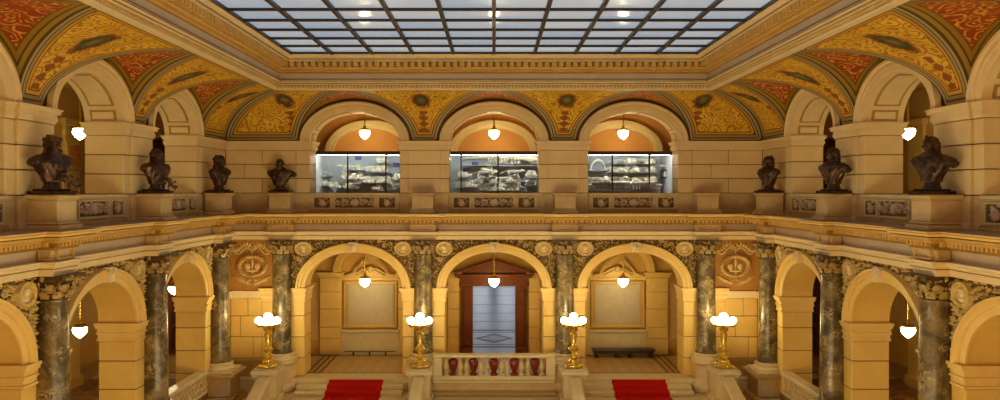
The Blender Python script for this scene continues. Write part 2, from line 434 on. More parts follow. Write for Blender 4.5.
def key_fn(mb):
    zt = LZS+LR
    mb.prism([(-.10, zt-.02), (.10, zt-.02), (.15, zt+.31), (-.15, zt+.31)], -LN-.20, -LN+.05)
    for s in (-1, 1): curl(mb, s*.10, zt+.23, .07, 1.3, 0, s, LN+.19, .03)
    leaf(mb, 0, zt+.28, -PI/2, .26, .09, .09, LN+.2)

def coffer(mb, t0, t1, rise_off, y0, y1, a=UA, rise=UR, zs=UZS, th=.02, N=10):
    P = []
    for i in range(N+1):
        t = t0+(t1-t0)*i/N; c, s_ = math.cos(t), math.sin(t)
        P.append([((a-rise_off)*c, y0, zs+(rise-rise_off)*s_), ((a-rise_off-th)*c, y0+.015, zs+(rise-rise_off-th)*s_), ((a-rise_off-th)*c, y1-.015, zs+(rise-rise_off-th)*s_), ((a-rise_off)*c, y1, zs+(rise-rise_off)*s_)])
    mb.grid(P); o = len(mb.v)-(N+1)*4; mb.f += [(o, o+1, o+2, o+3), (o+N*4+3, o+N*4+2, o+N*4+1, o+N*4)]

def build_wall(side, label):
    u0, u1 = ENDS[side]; arches = ARCH[side]; cols = COLS[side]
    ext = .94 if side == 'back' else 0.0
    mb = MB()
    # upper storey core
    us = sorted(arches); a0, a1 = us[0]-B/2, us[-1]+B/2
    ztop = UZS+1.5
    for c in us: arched(mb, -B/2, B/2, UF, ztop, UA+.02, UZS, UR+.02, -.02, -.92, du=c)
    mb.box(u0-ext, a0, .02, .92, UF, ztop); mb.box(a1, u1+ext, .02, .92, UF, ztop)
    # lower storey core
    for c in us: arched(mb, -B/2, B/2, -.4, E-1.3, LA+.02, LZS, LR+.02, LN-.02, -.64, du=c)
    mb.box(u0-ext, a0, -LN+.02, .64, -.4, E-1.3); mb.box(a1, u1+ext, -LN+.02, .64, -.4, E-1.3)
    w = mb.obj('wall_'+side, 'mortar', None, LOC[side], RZ[side])
    tag(w, label, 'wall', kind='structure')
    def child(name, me, u=0.0, z=0.0, n=0.0): return link(name, me, w, (u, -n, z))
    # floor slab between the storeys
    sl = MB().box(u0-ext, u1+ext, -.28, .94, E-1.62, UF); sl.obj('floor_slab', 'stone_lower', w)
    piers = sorted(cols)
    # upper piers: blocks, impost
    def pier_block(h):
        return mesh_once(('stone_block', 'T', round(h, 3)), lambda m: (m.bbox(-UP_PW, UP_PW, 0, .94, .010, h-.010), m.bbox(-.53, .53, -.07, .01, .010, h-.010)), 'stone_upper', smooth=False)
    inner = [c+B/2 for c in us[:-1]]
    for u in inner:
        for i in range(4): child('stone_block', pier_block(UC[i+1]-UC[i]), u, UC[i])
        child('impost', mesh_once('impost', lambda m: impost_levels(m, [(-UP_PW, UP_PW, -.94, 0, 1, 1), (-.53, .53, -.1, .07, 1, 1)], LV_U, 0), 'stone_pale', smooth=False), u, E+1.33)
    for e0, e1 in ((u0, us[0]-UA), (us[-1]+UA, u1)):
        wid = e1-e0; lo = e0 == u0
        bl = MB(); impost_levels(bl, [(e0, e1, -.94, 0, 0 if lo else 1, 1 if lo else 0)], LV_U, E+1.33); bl.obj('impost', 'stone_pale', w, smooth=False)
        strip = .46
        for i in range(4):
            h = UC[i+1]-UC[i]; s_c = e1-strip/2 if lo else e0+strip/2
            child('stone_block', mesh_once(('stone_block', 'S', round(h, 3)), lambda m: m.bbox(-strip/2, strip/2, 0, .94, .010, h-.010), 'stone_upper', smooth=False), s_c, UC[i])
            rem = wid-strip; f = .52 if i % 2 else .27; b0 = e0 if lo else e0+strip
            for s0, s1 in ((0, rem*f), (rem*f, rem)):
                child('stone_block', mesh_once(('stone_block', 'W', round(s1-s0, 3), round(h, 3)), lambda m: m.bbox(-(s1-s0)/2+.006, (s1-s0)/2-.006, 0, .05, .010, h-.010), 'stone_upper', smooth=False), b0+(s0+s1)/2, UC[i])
    # upper arches
    for c in us:
        child('archivolt', mesh_once('archivolt_upper', lambda m: m.ring(UA, UR, UZS, ARV_U), 'stone_pale', 50), c)
        so = child('arch_soffit', mesh_once('arch_soffit_upper', lambda m: m.ring(UA, UR, UZS, [(.03, -.02), (0, -.02), (0, -.94), (.03, -.94)]), 'stone_pale', 50), c)
        for j, (t0, t1) in enumerate(((.04, .30), (.40, 1.42), (PI-1.42, PI-.40), (PI-.30, PI-.04))):
            fr = link('soffit_frame', mesh_once(('soffit_frame', j), lambda m: coffer(m, t0, t1, .0, .16, .80), 'marble_brown'), so)
            link('soffit_panel', mesh_once(('soffit_panel', j), lambda m: coffer(m, t0+.045, t1-.045, .02, .225, .735), 'stone_pale'), fr)
    # lower piers
    lows = sorted([c-B/2 for c in us]+[us[-1]+B/2])
    for u in lows:
        uu = max(min(u, u1-LO_PW-.0), u0+LO_PW)
        for i in range(4):
            h = LC[i+1]-LC[i]
            child('stone_block', mesh_once(('stone_block', 'L', round(h, 3)), lambda m: m.bbox(-LO_PW, LO_PW, -LN, .66, .010, h-.010), 'stone_lower', smooth=False), uu, LC[i])
        child('impost', mesh_once('impost_lower', lambda m: impost_levels(m, [(-LO_PW, LO_PW, -.66, LN, .7, .7)], LV_L, 0), 'stone_arch', smooth=False), uu, 2.48)
    for c in us:
        child('archivolt', mesh_once('archivolt_lower', lambda m: m.ring(LA, LR, LZS, ARV_L), 'stone_arch', 50), c)
        child('arch_soffit', mesh_once('arch_soffit_lower', lambda m: m.ring(LA, LR, LZS, [(.03, LN-.02), (0, LN-.02), (0, -.66), (.03, -.66)]), 'stone_lower', 50), c)
        child('keystone', mesh_once('keystone', key_fn, 'stone_pale'), c)
        child('spandrel', mesh_once('spandrel', lambda m: arched(m, -B/2, B/2, LZS, E-1.60, LA+.2, LZS, LR+.2, LN, LN-.05), 'spandrel_brown', smooth=False), c)
        stuff(child('spandrel_foliage', mesh_once('spandrel_foliage', lambda m: spandrel_relief(m, 3), 'relief_gilt'), c))
        for s in (-1, 1):
            md = child('medallion', mesh_once(('medallion', s), lambda m: medallion(m, s*1.64, 4.22), 'relief_gilt'), c)
            link('portrait_relief', mesh_once(('portrait_relief', s), lambda m: medal_head(m, s*1.64, 4.22), 'stone_pale'), md)
    # blank end bays: blocks, band, orange panel with wreath
    for e0, e1, sg in ((u0+LN, us[0]-LA-2*LO_PW, -1), (us[-1]+LA+2*LO_PW, u1-LN, 1)):
        if e1-e0 < .1: continue
        if sg < 0: a, b_ = e0, e1
        else: a, b_ = e0, e1
        for i, (z0, z1) in enumerate(((.61, 1.30), (1.30, 1.99), (1.99, 2.59))):
            f = (.72, .30, .55)[i]
            for s0, s1 in ((a, a+(b_-a)*f), (a+(b_-a)*f, b_)):
                child('stone_block', mesh_once(('stone_block', 'E', round(s1-s0, 3), round(z1-z0, 3)), lambda m: m.bbox(-(s1-s0)/2+.006, (s1-s0)/2-.006, 0, .06, .010, z1-z0-.010), 'stone_lower', smooth=False), (s0+s1)/2, z0, LN)
        pa, pb = (e0, e1+.35) if sg < 0 else (e0-.35, e1)
        m = MB()
        for z0, z1, o in ((2.59, 2.68, .05), (2.68, 2.76, .03), (2.76, 2.82, .09)): m.box(pa, pb, -LN-o, 0, z0, z1)
        m.obj('band_moulding', 'stone_pale', w, smooth=False)
        MB().box(pa, pb, -LN-.01, 0, 2.82, E-1.6).obj('stucco_panel', 'stucco_orange', w, smooth=False)
        m = MB(); m.box(pa-.02, pb+.02, -LN-.10, 0, .50, .56); m.box(pa, pb, -LN-.05, 0, .56, .62); m.box(pa, pb, -LN-.05, 0, -.02, .50); m.box(pa, pb, -LN-.14, 0, -.4, -.02)
        m.obj('dado', 'marble_brown', w, smooth=False)
        if side == 'back':
            uc = sg*7.97; zc = E-2.50; wr = MB()
            wr.tube([(uc+.44*math.cos(2*PI*i/28), -LN-.03, zc+.32*math.sin(2*PI*i/28)) for i in range(29)], .06, 7, False)
            for i in range(26):
                t = 2*PI*i/26
                for k in (-1, 0, 1): leaf(wr, uc+(.43+.065*k)*math.cos(t), zc+(.31+.055*k)*math.sin(t), t+PI/2+.5*k, .19, .065, .14, LN+.03)
            stuff(wr.obj('wreath', 'relief_gilt', w))
            wr = MB()
            wr.tube([(uc, -LN-.05, zc-.28), (uc, -LN-.05, zc+.62)], .028, 6)
            wr.ell((uc-.16, -LN-.03, zc-.02), (.10, .07, .12)); wr.ell((uc+.16, -LN-.03, zc-.02), (.10, .07, .12)); wr.ell((uc, -LN-.03, zc-.16), (.22, .07, .06)); wr.ell((uc, -LN-.04, zc+.1), (.05, .05, .12))
            wr.obj('emblem_relief', 'relief_gilt', w)
            wr = MB()
            for s in (-1, 1):
                wr.tube([(uc+s*(.05+.55*i/8), -LN-.03, zc+.52+.10*math.sin(i/8*PI*2)-.05*i/8) for i in range(9)], .028, 5)
                wr.tube([(uc+s*(.05+.42*i/8), -LN-.03, zc-.46-.07*math.sin(i/8*PI)) for i in range(9)], .03, 5)
                for i in range(9):
                    leaf(wr, uc+s*(.1+.06*i), zc+.52+.08*math.sin(i/8*PI*2), PI/2+s*(.9-.3*i), .22, .07, .09, LN+.012)
                    leaf(wr, uc+s*(.06+.05*i), zc-.5+.02*i, -PI/2+s*(.3+.15*i), .18, .06, .08, LN+.012)
            stuff(wr.obj('ribbon_foliage', 'relief_gilt', w))
    return w
WALL = {'back': build_wall('back', 'cream stone end wall with three arches in two storeys'),
        'left': build_wall('left', 'long arcaded cream stone wall on the left of the hall'),
        'right': build_wall('right', 'long arcaded cream stone wall on the right of the hall')}
fw = MB().box(-13.2, 13.2, Y0-.4, Y0, -4.2, E+4.6).obj('wall_front', 'plaster', smooth=False); tag(fw, 'plain plaster wall closing the hall behind the viewer', 'wall', kind='structure')

# ------------------------------------------------------------------ entablature between the storeys
PN, RS, RH = .36, .28, .40     # main face, ressaut projection, ressaut half width
def wall_path(side):
    """plan path of one wall, hall on the right, from corner to corner"""
    pts = []
    if side == 'left':
        pts.append((-W+PN, Y0))
        for y in sorted(SIDE_COL): pts += [(-W+PN, y-RH), (-W+PN+RS, y-RH), (-W+PN+RS, y+RH), (-W+PN, y+RH)]
        pts.append((-W+PN, D-PN)); ends = (None, Vector((0, -1)))
    elif side == 'back':
        pts.append((-W+PN, D-PN))
        for x in BACK_COL: pts += [(x-RH, D-PN), (x-RH, D-PN-RS), (x+RH, D-PN-RS), (x+RH, D-PN)]
        pts.append((W-PN, D-PN)); ends = (Vector((1, 0)), Vector((-1, 0)))
    else:
        pts.append((W-PN, D-PN))
        for y in sorted(SIDE_COL, reverse=True): pts += [(W-PN, y+RH), (W-PN-RS, y+RH), (W-PN-RS, y-RH), (W-PN, y-RH)]
        pts.append((W-PN, Y0)); ends = (Vector((0, -1)), None)
    return pts, ends
P_ARCHI = [(-.6,-1.63),(0,-1.63),(0,-1.56),(.03,-1.555),(.03,-1.47),(.06,-1.465),(.06,-1.44),(.12,-1.40),(.12,-1.355),(-.3,-1.35)]
P_FRIEZE = [(-.02,-1.36),(-.02,-1.11)]
P_BED = [(-.02,-1.13),(.05,-1.13),(.05,-1.105),(.08,-1.09),(.08,-1.07),(.06,-1.07),(.06,-.985)]
P_CORONA = [(.06,-.985),(.18,-.985),(.18,-.955),(.16,-.95),(.16,-.935),(.29,-.935),(.29,-.885),(.27,-.88),(.27,-.868),(.33,-.86),(.37,-.815),(.35,-.81),(.35,-.80),(.39,-.795),(.39,-.77)]
P_LEDGE = [(.39,-.77),(.34,-.765),(-.5,-.74)]
up = lambda pr: [(o, E+z) for o, z in pr]
for idx, (side, lab) in enumerate((('back', 'gilded cream entablature across the end wall'), ('left', 'gilded cream entablature along the left arcade'), ('right', 'gilded cream entablature along the right arcade'))):
    path, ends = wall_path(side)
    t = empty('trim_%d' % (idx+1), lab, 'entablature', kind='structure')
    for nm, pr, mt in (('architrave', P_ARCHI, 'stone_pale'), ('frieze', P_FRIEZE, 'frieze_pink'), ('bed_moulding', P_BED, 'gold_dark'), ('corona', P_CORONA[:8], 'stone_gold'), ('fillet', P_CORONA[7:10], 'gold_dark'), ('cyma', P_CORONA[9:], 'stone_arch'), ('fillet', [(.031,-1.505),(.042,-1.503),(.042,-1.49),(.031,-1.488)], 'gold_dark'), ('ledge', P_LEDGE, 'ledge_grey')):  # dark gold bands: painted grooves, exaggerated where the light falls too flat
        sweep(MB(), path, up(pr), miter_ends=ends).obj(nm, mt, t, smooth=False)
    mb = MB()
    for i in range(len(path)-1):
        a, b = Vector(path[i]), Vector(path[i+1]); L = (b-a).length; d = (b-a).normalized(); nn = Vector((d.y, -d.x))
        k = max(1, int(L/.125))
        for j in range(k):
            c = a+d*(L*(j+.5)/k)+nn*.110
            dx = abs(d.x)*.034+abs(nn.x)*.045; dy = abs(d.y)*.034+abs(nn.y)*.045
            mb.box(c.x-dx, c.x+dx, c.y-dy, c.y+dy, E-1.07, E-.987)
    stuff(mb.obj('dentil_row', 'stone_gold', t, smooth=False))
    for u in COLS[side]:
        def fr(m):
            for x0, x1, z0, z1 in ((-.30,.30,-1.165,-1.13),(-.30,.30,-1.33,-1.295),(-.30,-.26,-1.295,-1.165),(.26,.30,-1.295,-1.165)): m.box(x0, x1, -.045, .03, E+z0, E+z1)
        p = link('frieze_frame', mesh_once('frieze_frame', fr, 'stone_gold', smooth=False), t, place(side, u, PN+RS), RZ[side])
        for s in (-1, 1):
            def fr2(m):
                for y0, y1, z0, z1 in ((.02,.26,-1.165,-1.13),(.02,.26,-1.33,-1.295),(.02,.05,-1.295,-1.165),(.23,.26,-1.295,-1.165)): m.box(-.03, .02, y0, y1, E+z0, E+z1)
            q = link('frieze_frame', mesh_once(('frieze_frame', 'side'), fr2, 'stone_gold', smooth=False), t, place(side, u+s*RH, PN+RS), RZ[side])
            if s > 0: q.scale.x = -1

# ------------------------------------------------------------------ cove vault with lunettes
DL, H, Z0, LH = 2.45, 1.42, UZS, 1.88   # projection, height, spring, lunette half width
def cove(t): return DL*(1-math.cos(t)), Z0+H*math.sin(t)
NT_ = 30
_arc = [0.0]
for i in range(NT_):
    a, b = cove(PI/2*i/NT_), cove(PI/2*(i+1)/NT_); _arc.append(_arc[-1]+math.dist(a, b))
def patch(name, mat, P, UV, edges, loc, rz, parent):
    import numpy as np
    V = np.array([p for r in P for p in r]); ed = np.full(len(V), 9.0)
    for e in edges:
        Q = np.array(e)
        if len(Q) == 1: Q = np.vstack([Q, Q])
        a, b = Q[:-1], Q[1:]; ab = b-a; L2 = (ab**2).sum(1)+1e-9
        t = np.clip(((V[:, None, :]-a[None])*ab[None]).sum(2)/L2[None], 0, 1)
        dd = np.linalg.norm(V[:, None, :]-(a[None]+t[..., None]*ab[None]), axis=2).min(1); ed = np.minimum(ed, dd)
    mb = MB(); mb.grid(P); me = bpy.data.meshes.new(name); me.from_pydata(mb.v, [], mb.f)
    uvl = me.uv_layers.new(name='UVMap'); fl = [q for r in UV for q in r]
    for lp in me.loops: uvl.data[lp.index].uv = fl[lp.vertex_index]
    at = me.attributes.new('edge', 'FLOAT', 'POINT')
    for i, x in enumerate(ed): at.data[i].value = float(x)
    me.materials.append(M[mat]); me.shade_smooth()
    return me
def pend_mesh(lf, rf):
    NS = 32; P, UV = [], []
    for i in range(NT_+1):
        t = PI/2*i/NT_; n, z = cove(t); l, r = lf(t), rf(t)
        if r-l < .001: r = l+.001
        P.append([(l+(r-l)*j/NS, -n, z) for j in range(NS+1)]); UV.append([(l+(r-l)*j/NS, _arc[i]) for j in range(NS+1)])
    e = [[r[0] for r in P], [r[-1] for r in P], P[0], P[-1]]
    return P, UV, e
vault = empty('ceiling', 'painted cove vault in yellow and red around the skylight', 'ceiling', kind='structure')
P, UV, e = pend_mesh(lambda t: -B/2+LH*math.cos(t), lambda t: B/2-LH*math.cos(t))
me_pend = patch('pendentive', 'fresco_yellow', P, UV, e, None, 0, None)
Pl, UVl = [], []
for i in range(49):
    ph = PI*i/48; n = DL*(1-abs(math.cos(ph)))
    Pl.append([(LH*math.cos(ph), -n*j/14, Z0+H*math.sin(ph)) for j in range(15)]); UVl.append([(n*j/14*1.0, 2.2*abs(ph-PI/2)) for j in range(15)])
me_lun = patch('lunette', 'fresco_red', Pl, UVl, [[r[0] for r in Pl], [r[-1] for r in Pl]], None, 0, None)
for side in ('back', 'left', 'right'):
    us = sorted(ARCH[side])
    for c in us: link('lunette', me_lun, vault, place(side, c), RZ[side])
    for c in us[:-1]: link('pendentive', me_pend, vault, place(side, c+B/2), RZ[side])
    u0, u1 = ENDS[side]
    for lo in (True, False):
        if lo: d = us[0]-u0; lf, rf = (lambda t, d=d: -d+DL*(1-math.cos(t))), (lambda t: -LH*math.cos(t))
        else: d = u1-us[-1]; lf, rf = (lambda t: LH*math.cos(t)), (lambda t, d=d: d-DL*(1-math.cos(t)))
        P, UV, e = pend_mesh(lf, rf)
        UV = [[(q[0]+(1.0 if lo else -1.0)*(d*.467), q[1]) for q in r] for r in UV]
        me = patch('corner_vault', 'fresco_yellow', P, UV, e, None, 0, None)
        link('corner_vault', me, vault, place(side, us[0] if lo else us[-1]), RZ[side])
mb = MB(); mb.grid([[(s*(W-DL*(1-math.cos(PI/2*i/12))), Y0+DL*(1-math.cos(PI/2*i/12)), Z0+H*math.sin(PI/2*i/12)) for s in (-1, 1)] for i in range(13)]); mb.obj('end_cove', 'wall_ochre', vault)
mb = MB()
for x0, x1, y0, y1 in ((-13.2, -5.9, Y0, 30), (5.9, 13.2, Y0, 30), (-5.9, 5.9, 23.4, 30), (-5.9, 5.9, Y0, 1.6)): mb.box(x0, x1, y0, y1, E+4.2, E+4.4)
mb.obj('roof_slab', 'plaster', vault, smooth=False)

# ------------------------------------------------------------------ upper cornice ring
ring = [(-W, Y0), (-W, D), (W, D), (W, Y0)]
tc = empty('trim_4', 'deep moulded cornice framing the skylight', 'cornice', kind='structure')
for nm, pr, mt in (('lower_moulding', [(2.3,3.03),(2.46,3.03),(2.47,3.07),(2.45,3.09),(2.45,3.17),(2.50,3.19),(2.50,3.23),(2.54,3.26),(2.54,3.31),(2.49,3.33)], 'stone_pale'),
                   ('frieze', [(2.49,3.33),(2.49,3.55)], 'frieze_pink'),
                   ('egg_moulding', [(2.49,3.55),(2.53,3.57),(2.53,3.62),(2.58,3.65),(2.60,3.69)], 'stone_gold'),
                   ('modillion_bed', [(2.60,3.69),(2.60,3.85)], 'gold_dark'),  # darker gold puts the shade between the modillions into the colour
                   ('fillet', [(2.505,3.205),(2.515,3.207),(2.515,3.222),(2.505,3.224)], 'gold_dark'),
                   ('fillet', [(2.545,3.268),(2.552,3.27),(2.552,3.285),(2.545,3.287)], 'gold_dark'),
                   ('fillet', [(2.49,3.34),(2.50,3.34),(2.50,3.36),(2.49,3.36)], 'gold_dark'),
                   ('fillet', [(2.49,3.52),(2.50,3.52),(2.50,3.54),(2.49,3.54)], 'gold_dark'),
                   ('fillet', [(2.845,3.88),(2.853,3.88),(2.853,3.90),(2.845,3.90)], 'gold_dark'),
                   ('corona', [(2.60,3.85),(2.84,3.855),(2.84,3.93),(2.87,3.95),(2.92,3.99),(2.935,4.02),(2.935,4.25)], 'stone_pale')):
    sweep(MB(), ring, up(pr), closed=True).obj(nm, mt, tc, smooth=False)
def around(mb, off, pitch, fn):
    pts = [(-W+off, Y0+off), (-W+off, D-off), (W-off, D-off), (W-off, Y0+off)]
    for i in range(3):
        a, b = Vector(pts[i]), Vector(pts[i+1]); L = (b-a).length; d = (b-a)/L; nn = Vector((d.y, -d.x)); k = int(L/pitch)
        for j in range(k): fn(mb, a+d*(L*(j+.5)/k), d, nn)
def obox(hw, n0, n1, z0, z1):
    def f(mb, c, d, nn):
        p = [c+d*s*hw+nn*n for s, n in ((-1, n0), (1, n0), (1, n1), (-1, n1))]
        mb.add([(q.x, q.y, E+z0) for q in p]+[(q.x, q.y, E+z1) for q in p], [(0,3,2,1),(4,5,6,7),(0,1,5,4),(1,2,6,5),(2,3,7,6),(3,0,4,7)])
    return f
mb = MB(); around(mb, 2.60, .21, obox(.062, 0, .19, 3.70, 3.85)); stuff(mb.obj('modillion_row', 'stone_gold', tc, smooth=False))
mb = MB(); around(mb, 2.53, .09, obox(.03, 0, .035, 3.575, 3.635)); stuff(mb.obj('bead_row', 'stone_gold', tc, smooth=False))
def bead(mb, c, d, nn):
    p = c; r = .052
    mb.add([(p.x+d.x*r, p.y+d.y*r, E+3.15), (p.x-d.x*r, p.y-d.y*r, E+3.11), (p.x+nn.x*r, p.y+nn.y*r, E+3.13), (p.x, p.y, E+3.19), (p.x, p.y, E+3.075)], [(0,3,2),(3,1,2),(1,4,2),(4,0,2)])
mb = MB(); around(mb, 2.46, .11, bead); stuff(mb.obj('rope_row', 'stone_gold', tc))

# ------------------------------------------------------------------ skylight
SX, SY1, SY0, SZ = 6.015, 23.43, 2.0, E+4.03
sky = empty('window_1', 'large gridded skylight of pale blue glass', 'skylight', kind='structure')
NX, NY = 10, 19; px, py = 2*SX/NX, (SY1-SY0)/NY
me = MB().box(-px/2+.03, px/2-.03, -py/2+.03, py/2-.03, 0, .02).mesh('pane', 'skylight_pane', smooth=False)
for i in range(NX):
    for j in range(NY): link('pane', me, sky, (-SX+px*(i+.5), SY0+py*(j+.5), SZ+.06))
ml = MB().box(-.045, .045, SY0, SY1, 0, .12).mesh('glazing_bar', 'iron', smooth=False); mx = MB().box(-SX, SX, -.035, .035, 0, .10).mesh('cross_bar', 'iron', smooth=False)
for i in range(NX+1): link('glazing_bar', ml, sky, (-SX+px*i, 0, SZ-.02))
for j in range(NY+1): link('cross_bar', mx, sky, (0, SY0+py*j, SZ))
# ------------------------------------------------------------------ outer shell: galleries and corridors behind the arcades
XO, YO = 13.2, 29.7
def slabs(name, label, mat, z0, z1, n_in, parts, cat):
    m = MB(); a, b = W+n_in, D+n_in
    for p in parts:
        if p == 'back': m.box(-XO, XO, b, YO, z0, z1)
        if p == 'left': m.box(-XO, -a, Y0, b, z0, z1)
        if p == 'right': m.box(a, XO, Y0, b, z0, z1)
    return tag(m.obj(name, mat, smooth=False), label, cat, kind='structure')
slabs('floor_gallery', 'stone floor of the upper gallery behind the parapet', 'floor_olive', UF-.15, UF, .94, ('back', 'left', 'right'), 'floor')
slabs('ceiling_gallery', 'ochre plaster ceiling of the upper gallery', 'wall_ochre', E+3.13, E+3.25, .92, ('back', 'left', 'right'), 'ceiling')
slabs('ceiling_corridor', 'ochre plaster ceiling of the lower corridors', 'wall_ochre', E-1.62, UF-.15, .94, ('back', 'left', 'right'), 'ceiling')
fl = slabs('floor_left', 'dark mosaic floor of the left side corridor', 'floor_mosaic', -.2, 0, -.25, ('left',), 'floor')
slabs('floor_right', 'dark mosaic floor of the right side corridor', 'floor_mosaic', -.2, 0, -.25, ('right',), 'floor')
fb = MB(); fb.box(-XO, XO, 25.76, YO, -.40, 0)
fb = tag(fb.obj('floor', 'floor_tile', smooth=False), 'beige lattice tiled floor at the head of the stairs', 'floor', kind='structure')
for x in (-6.28, -6.08, -5.86, 5.86, 6.08, 6.28): MB().box(x-.055, x+.055, 26.7, YO, 0, .006).obj('border_strip', 'floor_border', fb, smooth=False)
MB().box(-XO, XO, 26.52, 26.66, 0, .006).obj('border_strip', 'floor_border', fb, smooth=False)
MB().box(-XO, XO, 25.742, 26.52, -.39, .008).obj('sill_strip', 'marble_white', fb, smooth=False)
MB().box(-XO, XO, 29.35, 29.5, 0, .006).obj('border_strip', 'floor_border', fb, smooth=False)

for sg, nm in ((-1, 'left'), (1, 'right')):
    m = MB(); m.box(sg*XO, sg*(XO+.3), Y0, YO+.3, -.4, E+3.4)
    w = tag(m.obj('wall_outer_'+nm, 'wall_ochre', smooth=False), 'ochre outer wall of the %s corridors' % nm, 'wall', kind='structure')
    for k, y in enumerate([D-1.8, D-6.44, D-11.08, D-15.72]):
        for z0, z1 in ((0, E-1.9), (UF, E+2.0)):
            m = MB(); x = sg*(XO-.12)
            m.bbox(min(x, sg*XO), max(x, sg*XO), y-.45, y+.45, z0, z1, .02); x2 = sg*(XO-.18)
            m.box(min(x2, sg*XO), max(x2, sg*XO), y-.52, y+.52, z1, z1+.2); m.box(min(x2, sg*XO), max(x2, sg*XO), y-.52, y+.52, z0, z0+.3)
            m.obj('pilaster', 'stone_lower', w, smooth=False)
    for k, y in enumerate(SIDE_ARCH[:4]):
        for z0, z1, mt in ((.75, 2.6, 'plaster'), (UF+.8, E+1.3, 'plaster')):
            m = MB(); x = sg*(XO-.04); m.bbox(min(x, sg*XO), max(x, sg*XO), y-1.35, y+1.35, z0, z1, .015); m.obj('wall_panel', mt, w, smooth=False)
    for z in (0, UF):
        m = MB(); x = sg*(XO-.06); m.box(min(x, sg*XO), max(x, sg*XO), Y0, YO, z, z+.45); x = sg*(XO-.1); m.box(min(x, sg*XO), max(x, sg*XO), Y0, YO, z+.45, z+.52); m.obj('dado', 'marble_brown', w, smooth=False)

# rear wall of the corridors
m = MB(); y0, y1 = YO, YO+.35
m.box(-XO, -.8, y0, y1, -.4, E+3.4); m.box(.8, XO, y0, y1, -.4, E+3.4); m.box(-.8, .8, y0, y1, 2.59, E+3.4)
rear = tag(m.obj('wall_rear', 'wall_ochre', smooth=False), 'ochre rear wall behind the end arches with blind arches', 'wall', kind='structure')
for z0, z1 in ((UF, E+3.13),):
    MB().box(-XO, XO, YO-.03, YO, z0, z1).obj('upper_plaster', 'wall_orange', rear, smooth=False)
PC = [0, .62, 1.04, 1.72, 2.35, 2.88]
for xa, xb in ((-6.5, -5.69), (5.69, 6.5), (-3.58, -2.9), (2.9, 3.58), (-1.72, -1.30), (1.30, 1.72)):
    for i in range(5):
        link('stone_block', box_mesh('stone_block', 'stone_lower', xb-xa, .2, PC[i+1]-PC[i]-.012), rear, ((xa+xb)/2, YO-.1, PC[i]))
    m = MB()
    for z0, z1, o in ((2.88, 2.94, .03), (2.94, 3.02, .06), (3.02, 3.08, .10)): m.box(xa-o, xb+o, YO-.2-o, YO, z0, z1)
    m.obj('impost', 'stone_lower', rear, smooth=False)
for c in (-B, B):
    MB().ring(1.07, .95, 3.08, [(0,0),(0,.2),(.1,.2),(.12,.24),(.3,.24),(.34,0)]).obj('blind_arch', 'stone_lower', rear, (c, YO, 0))
    m = MB(); s = 1 if c > 0 else -1; m.bbox(c+s*1.98, c+s*2.5, YO-.05, YO, .55, 2.7, .02); m.obj('wall_panel', 'plaster', rear, smooth=False)
for c in (-B, 0, B):
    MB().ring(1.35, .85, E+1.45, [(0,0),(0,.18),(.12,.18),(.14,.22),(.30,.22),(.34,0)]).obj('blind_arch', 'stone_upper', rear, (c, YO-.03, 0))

# ------------------------------------------------------------------ doors
def portal(name, label, x, zf, hw, h, mat='wood_dark', open_=False, scale=1.0):
    d = empty(name, label, 'doorway', (x, YO-.03, zf), kind='structure')
    for s in (-1, 1):
        m = MB(); m.bbox(s*hw if s > 0 else s*(hw+.42), s*(hw+.42) if s > 0 else s*hw, -.16, .03, .0, h, .02)
        m.bbox(s*(hw+.08) if s > 0 else s*(hw+.34), s*(hw+.34) if s > 0 else s*(hw+.08), -.22, -.15, .35, h-.15, .02); m.bbox(min(s*hw, s*(hw+.46)), max(s*hw, s*(hw+.46)), -.24, .03, 0, .28, .02)
        m.obj('jamb', mat, d, smooth=False)
    w = hw+.5
    m = MB(); m.box(-w, w, -.2, .03, h, h+.1); m.box(-w+.06, w-.06, -.16, .03, h+.1, h+.32); m.box(-w-.08, w+.08, -.3, .03, h+.32, h+.38); m.box(-w-.16, w+.16, -.38, .03, h+.38, h+.46)
    m.obj('lintel', mat, d, smooth=False)
    m = MB(); z = h+.46; m.prism([(-w-.16, z), (w+.16, z), (0, z+.46)], -.18, .03)
    m.prism([(-w-.2, z), (-w-.2, z+.07), (0, z+.56), (w+.2, z+.07), (w+.2, z), (0, z+.46)], -.38, .03); m.obj('pediment', mat, d, smooth=False)
    if not open_:
        for s in (-1, 1):
            m = MB(); m.bbox(min(0, s*hw), max(0, s*hw), -.05, .02, 0, h, .01)
            lf = m.obj('door_leaf', mat, d, smooth=False)
            for z0, z1 in ((.2, h*.42), (h*.48, h-.18)): MB().bbox(min(s*.12, s*(hw-.1)), max(s*.12, s*(hw-.1)), -.075, -.04, z0, z1, .02).obj('door_panel', 'wood_black', lf, smooth=False)
    return d
portal('door_1', 'dark wooden pedimented doorway open to a bright hall', 0, 0, .8, 2.56, open_=True)
portal('door_2', 'dark wooden door at the far end of the upper left gallery', -12.2, UF, .5, 1.75)
portal('door_3', 'dark wooden door at the far end of the upper right gallery', 12.2, UF, .5, 1.75)
portal('door_4', 'dark wooden door at the far end of the lower left corridor', -12.2, 0, .6, 2.4)
portal('door_5', 'dark wooden door at the far end of the lower right corridor', 12.2, 0, .6, 2.4)

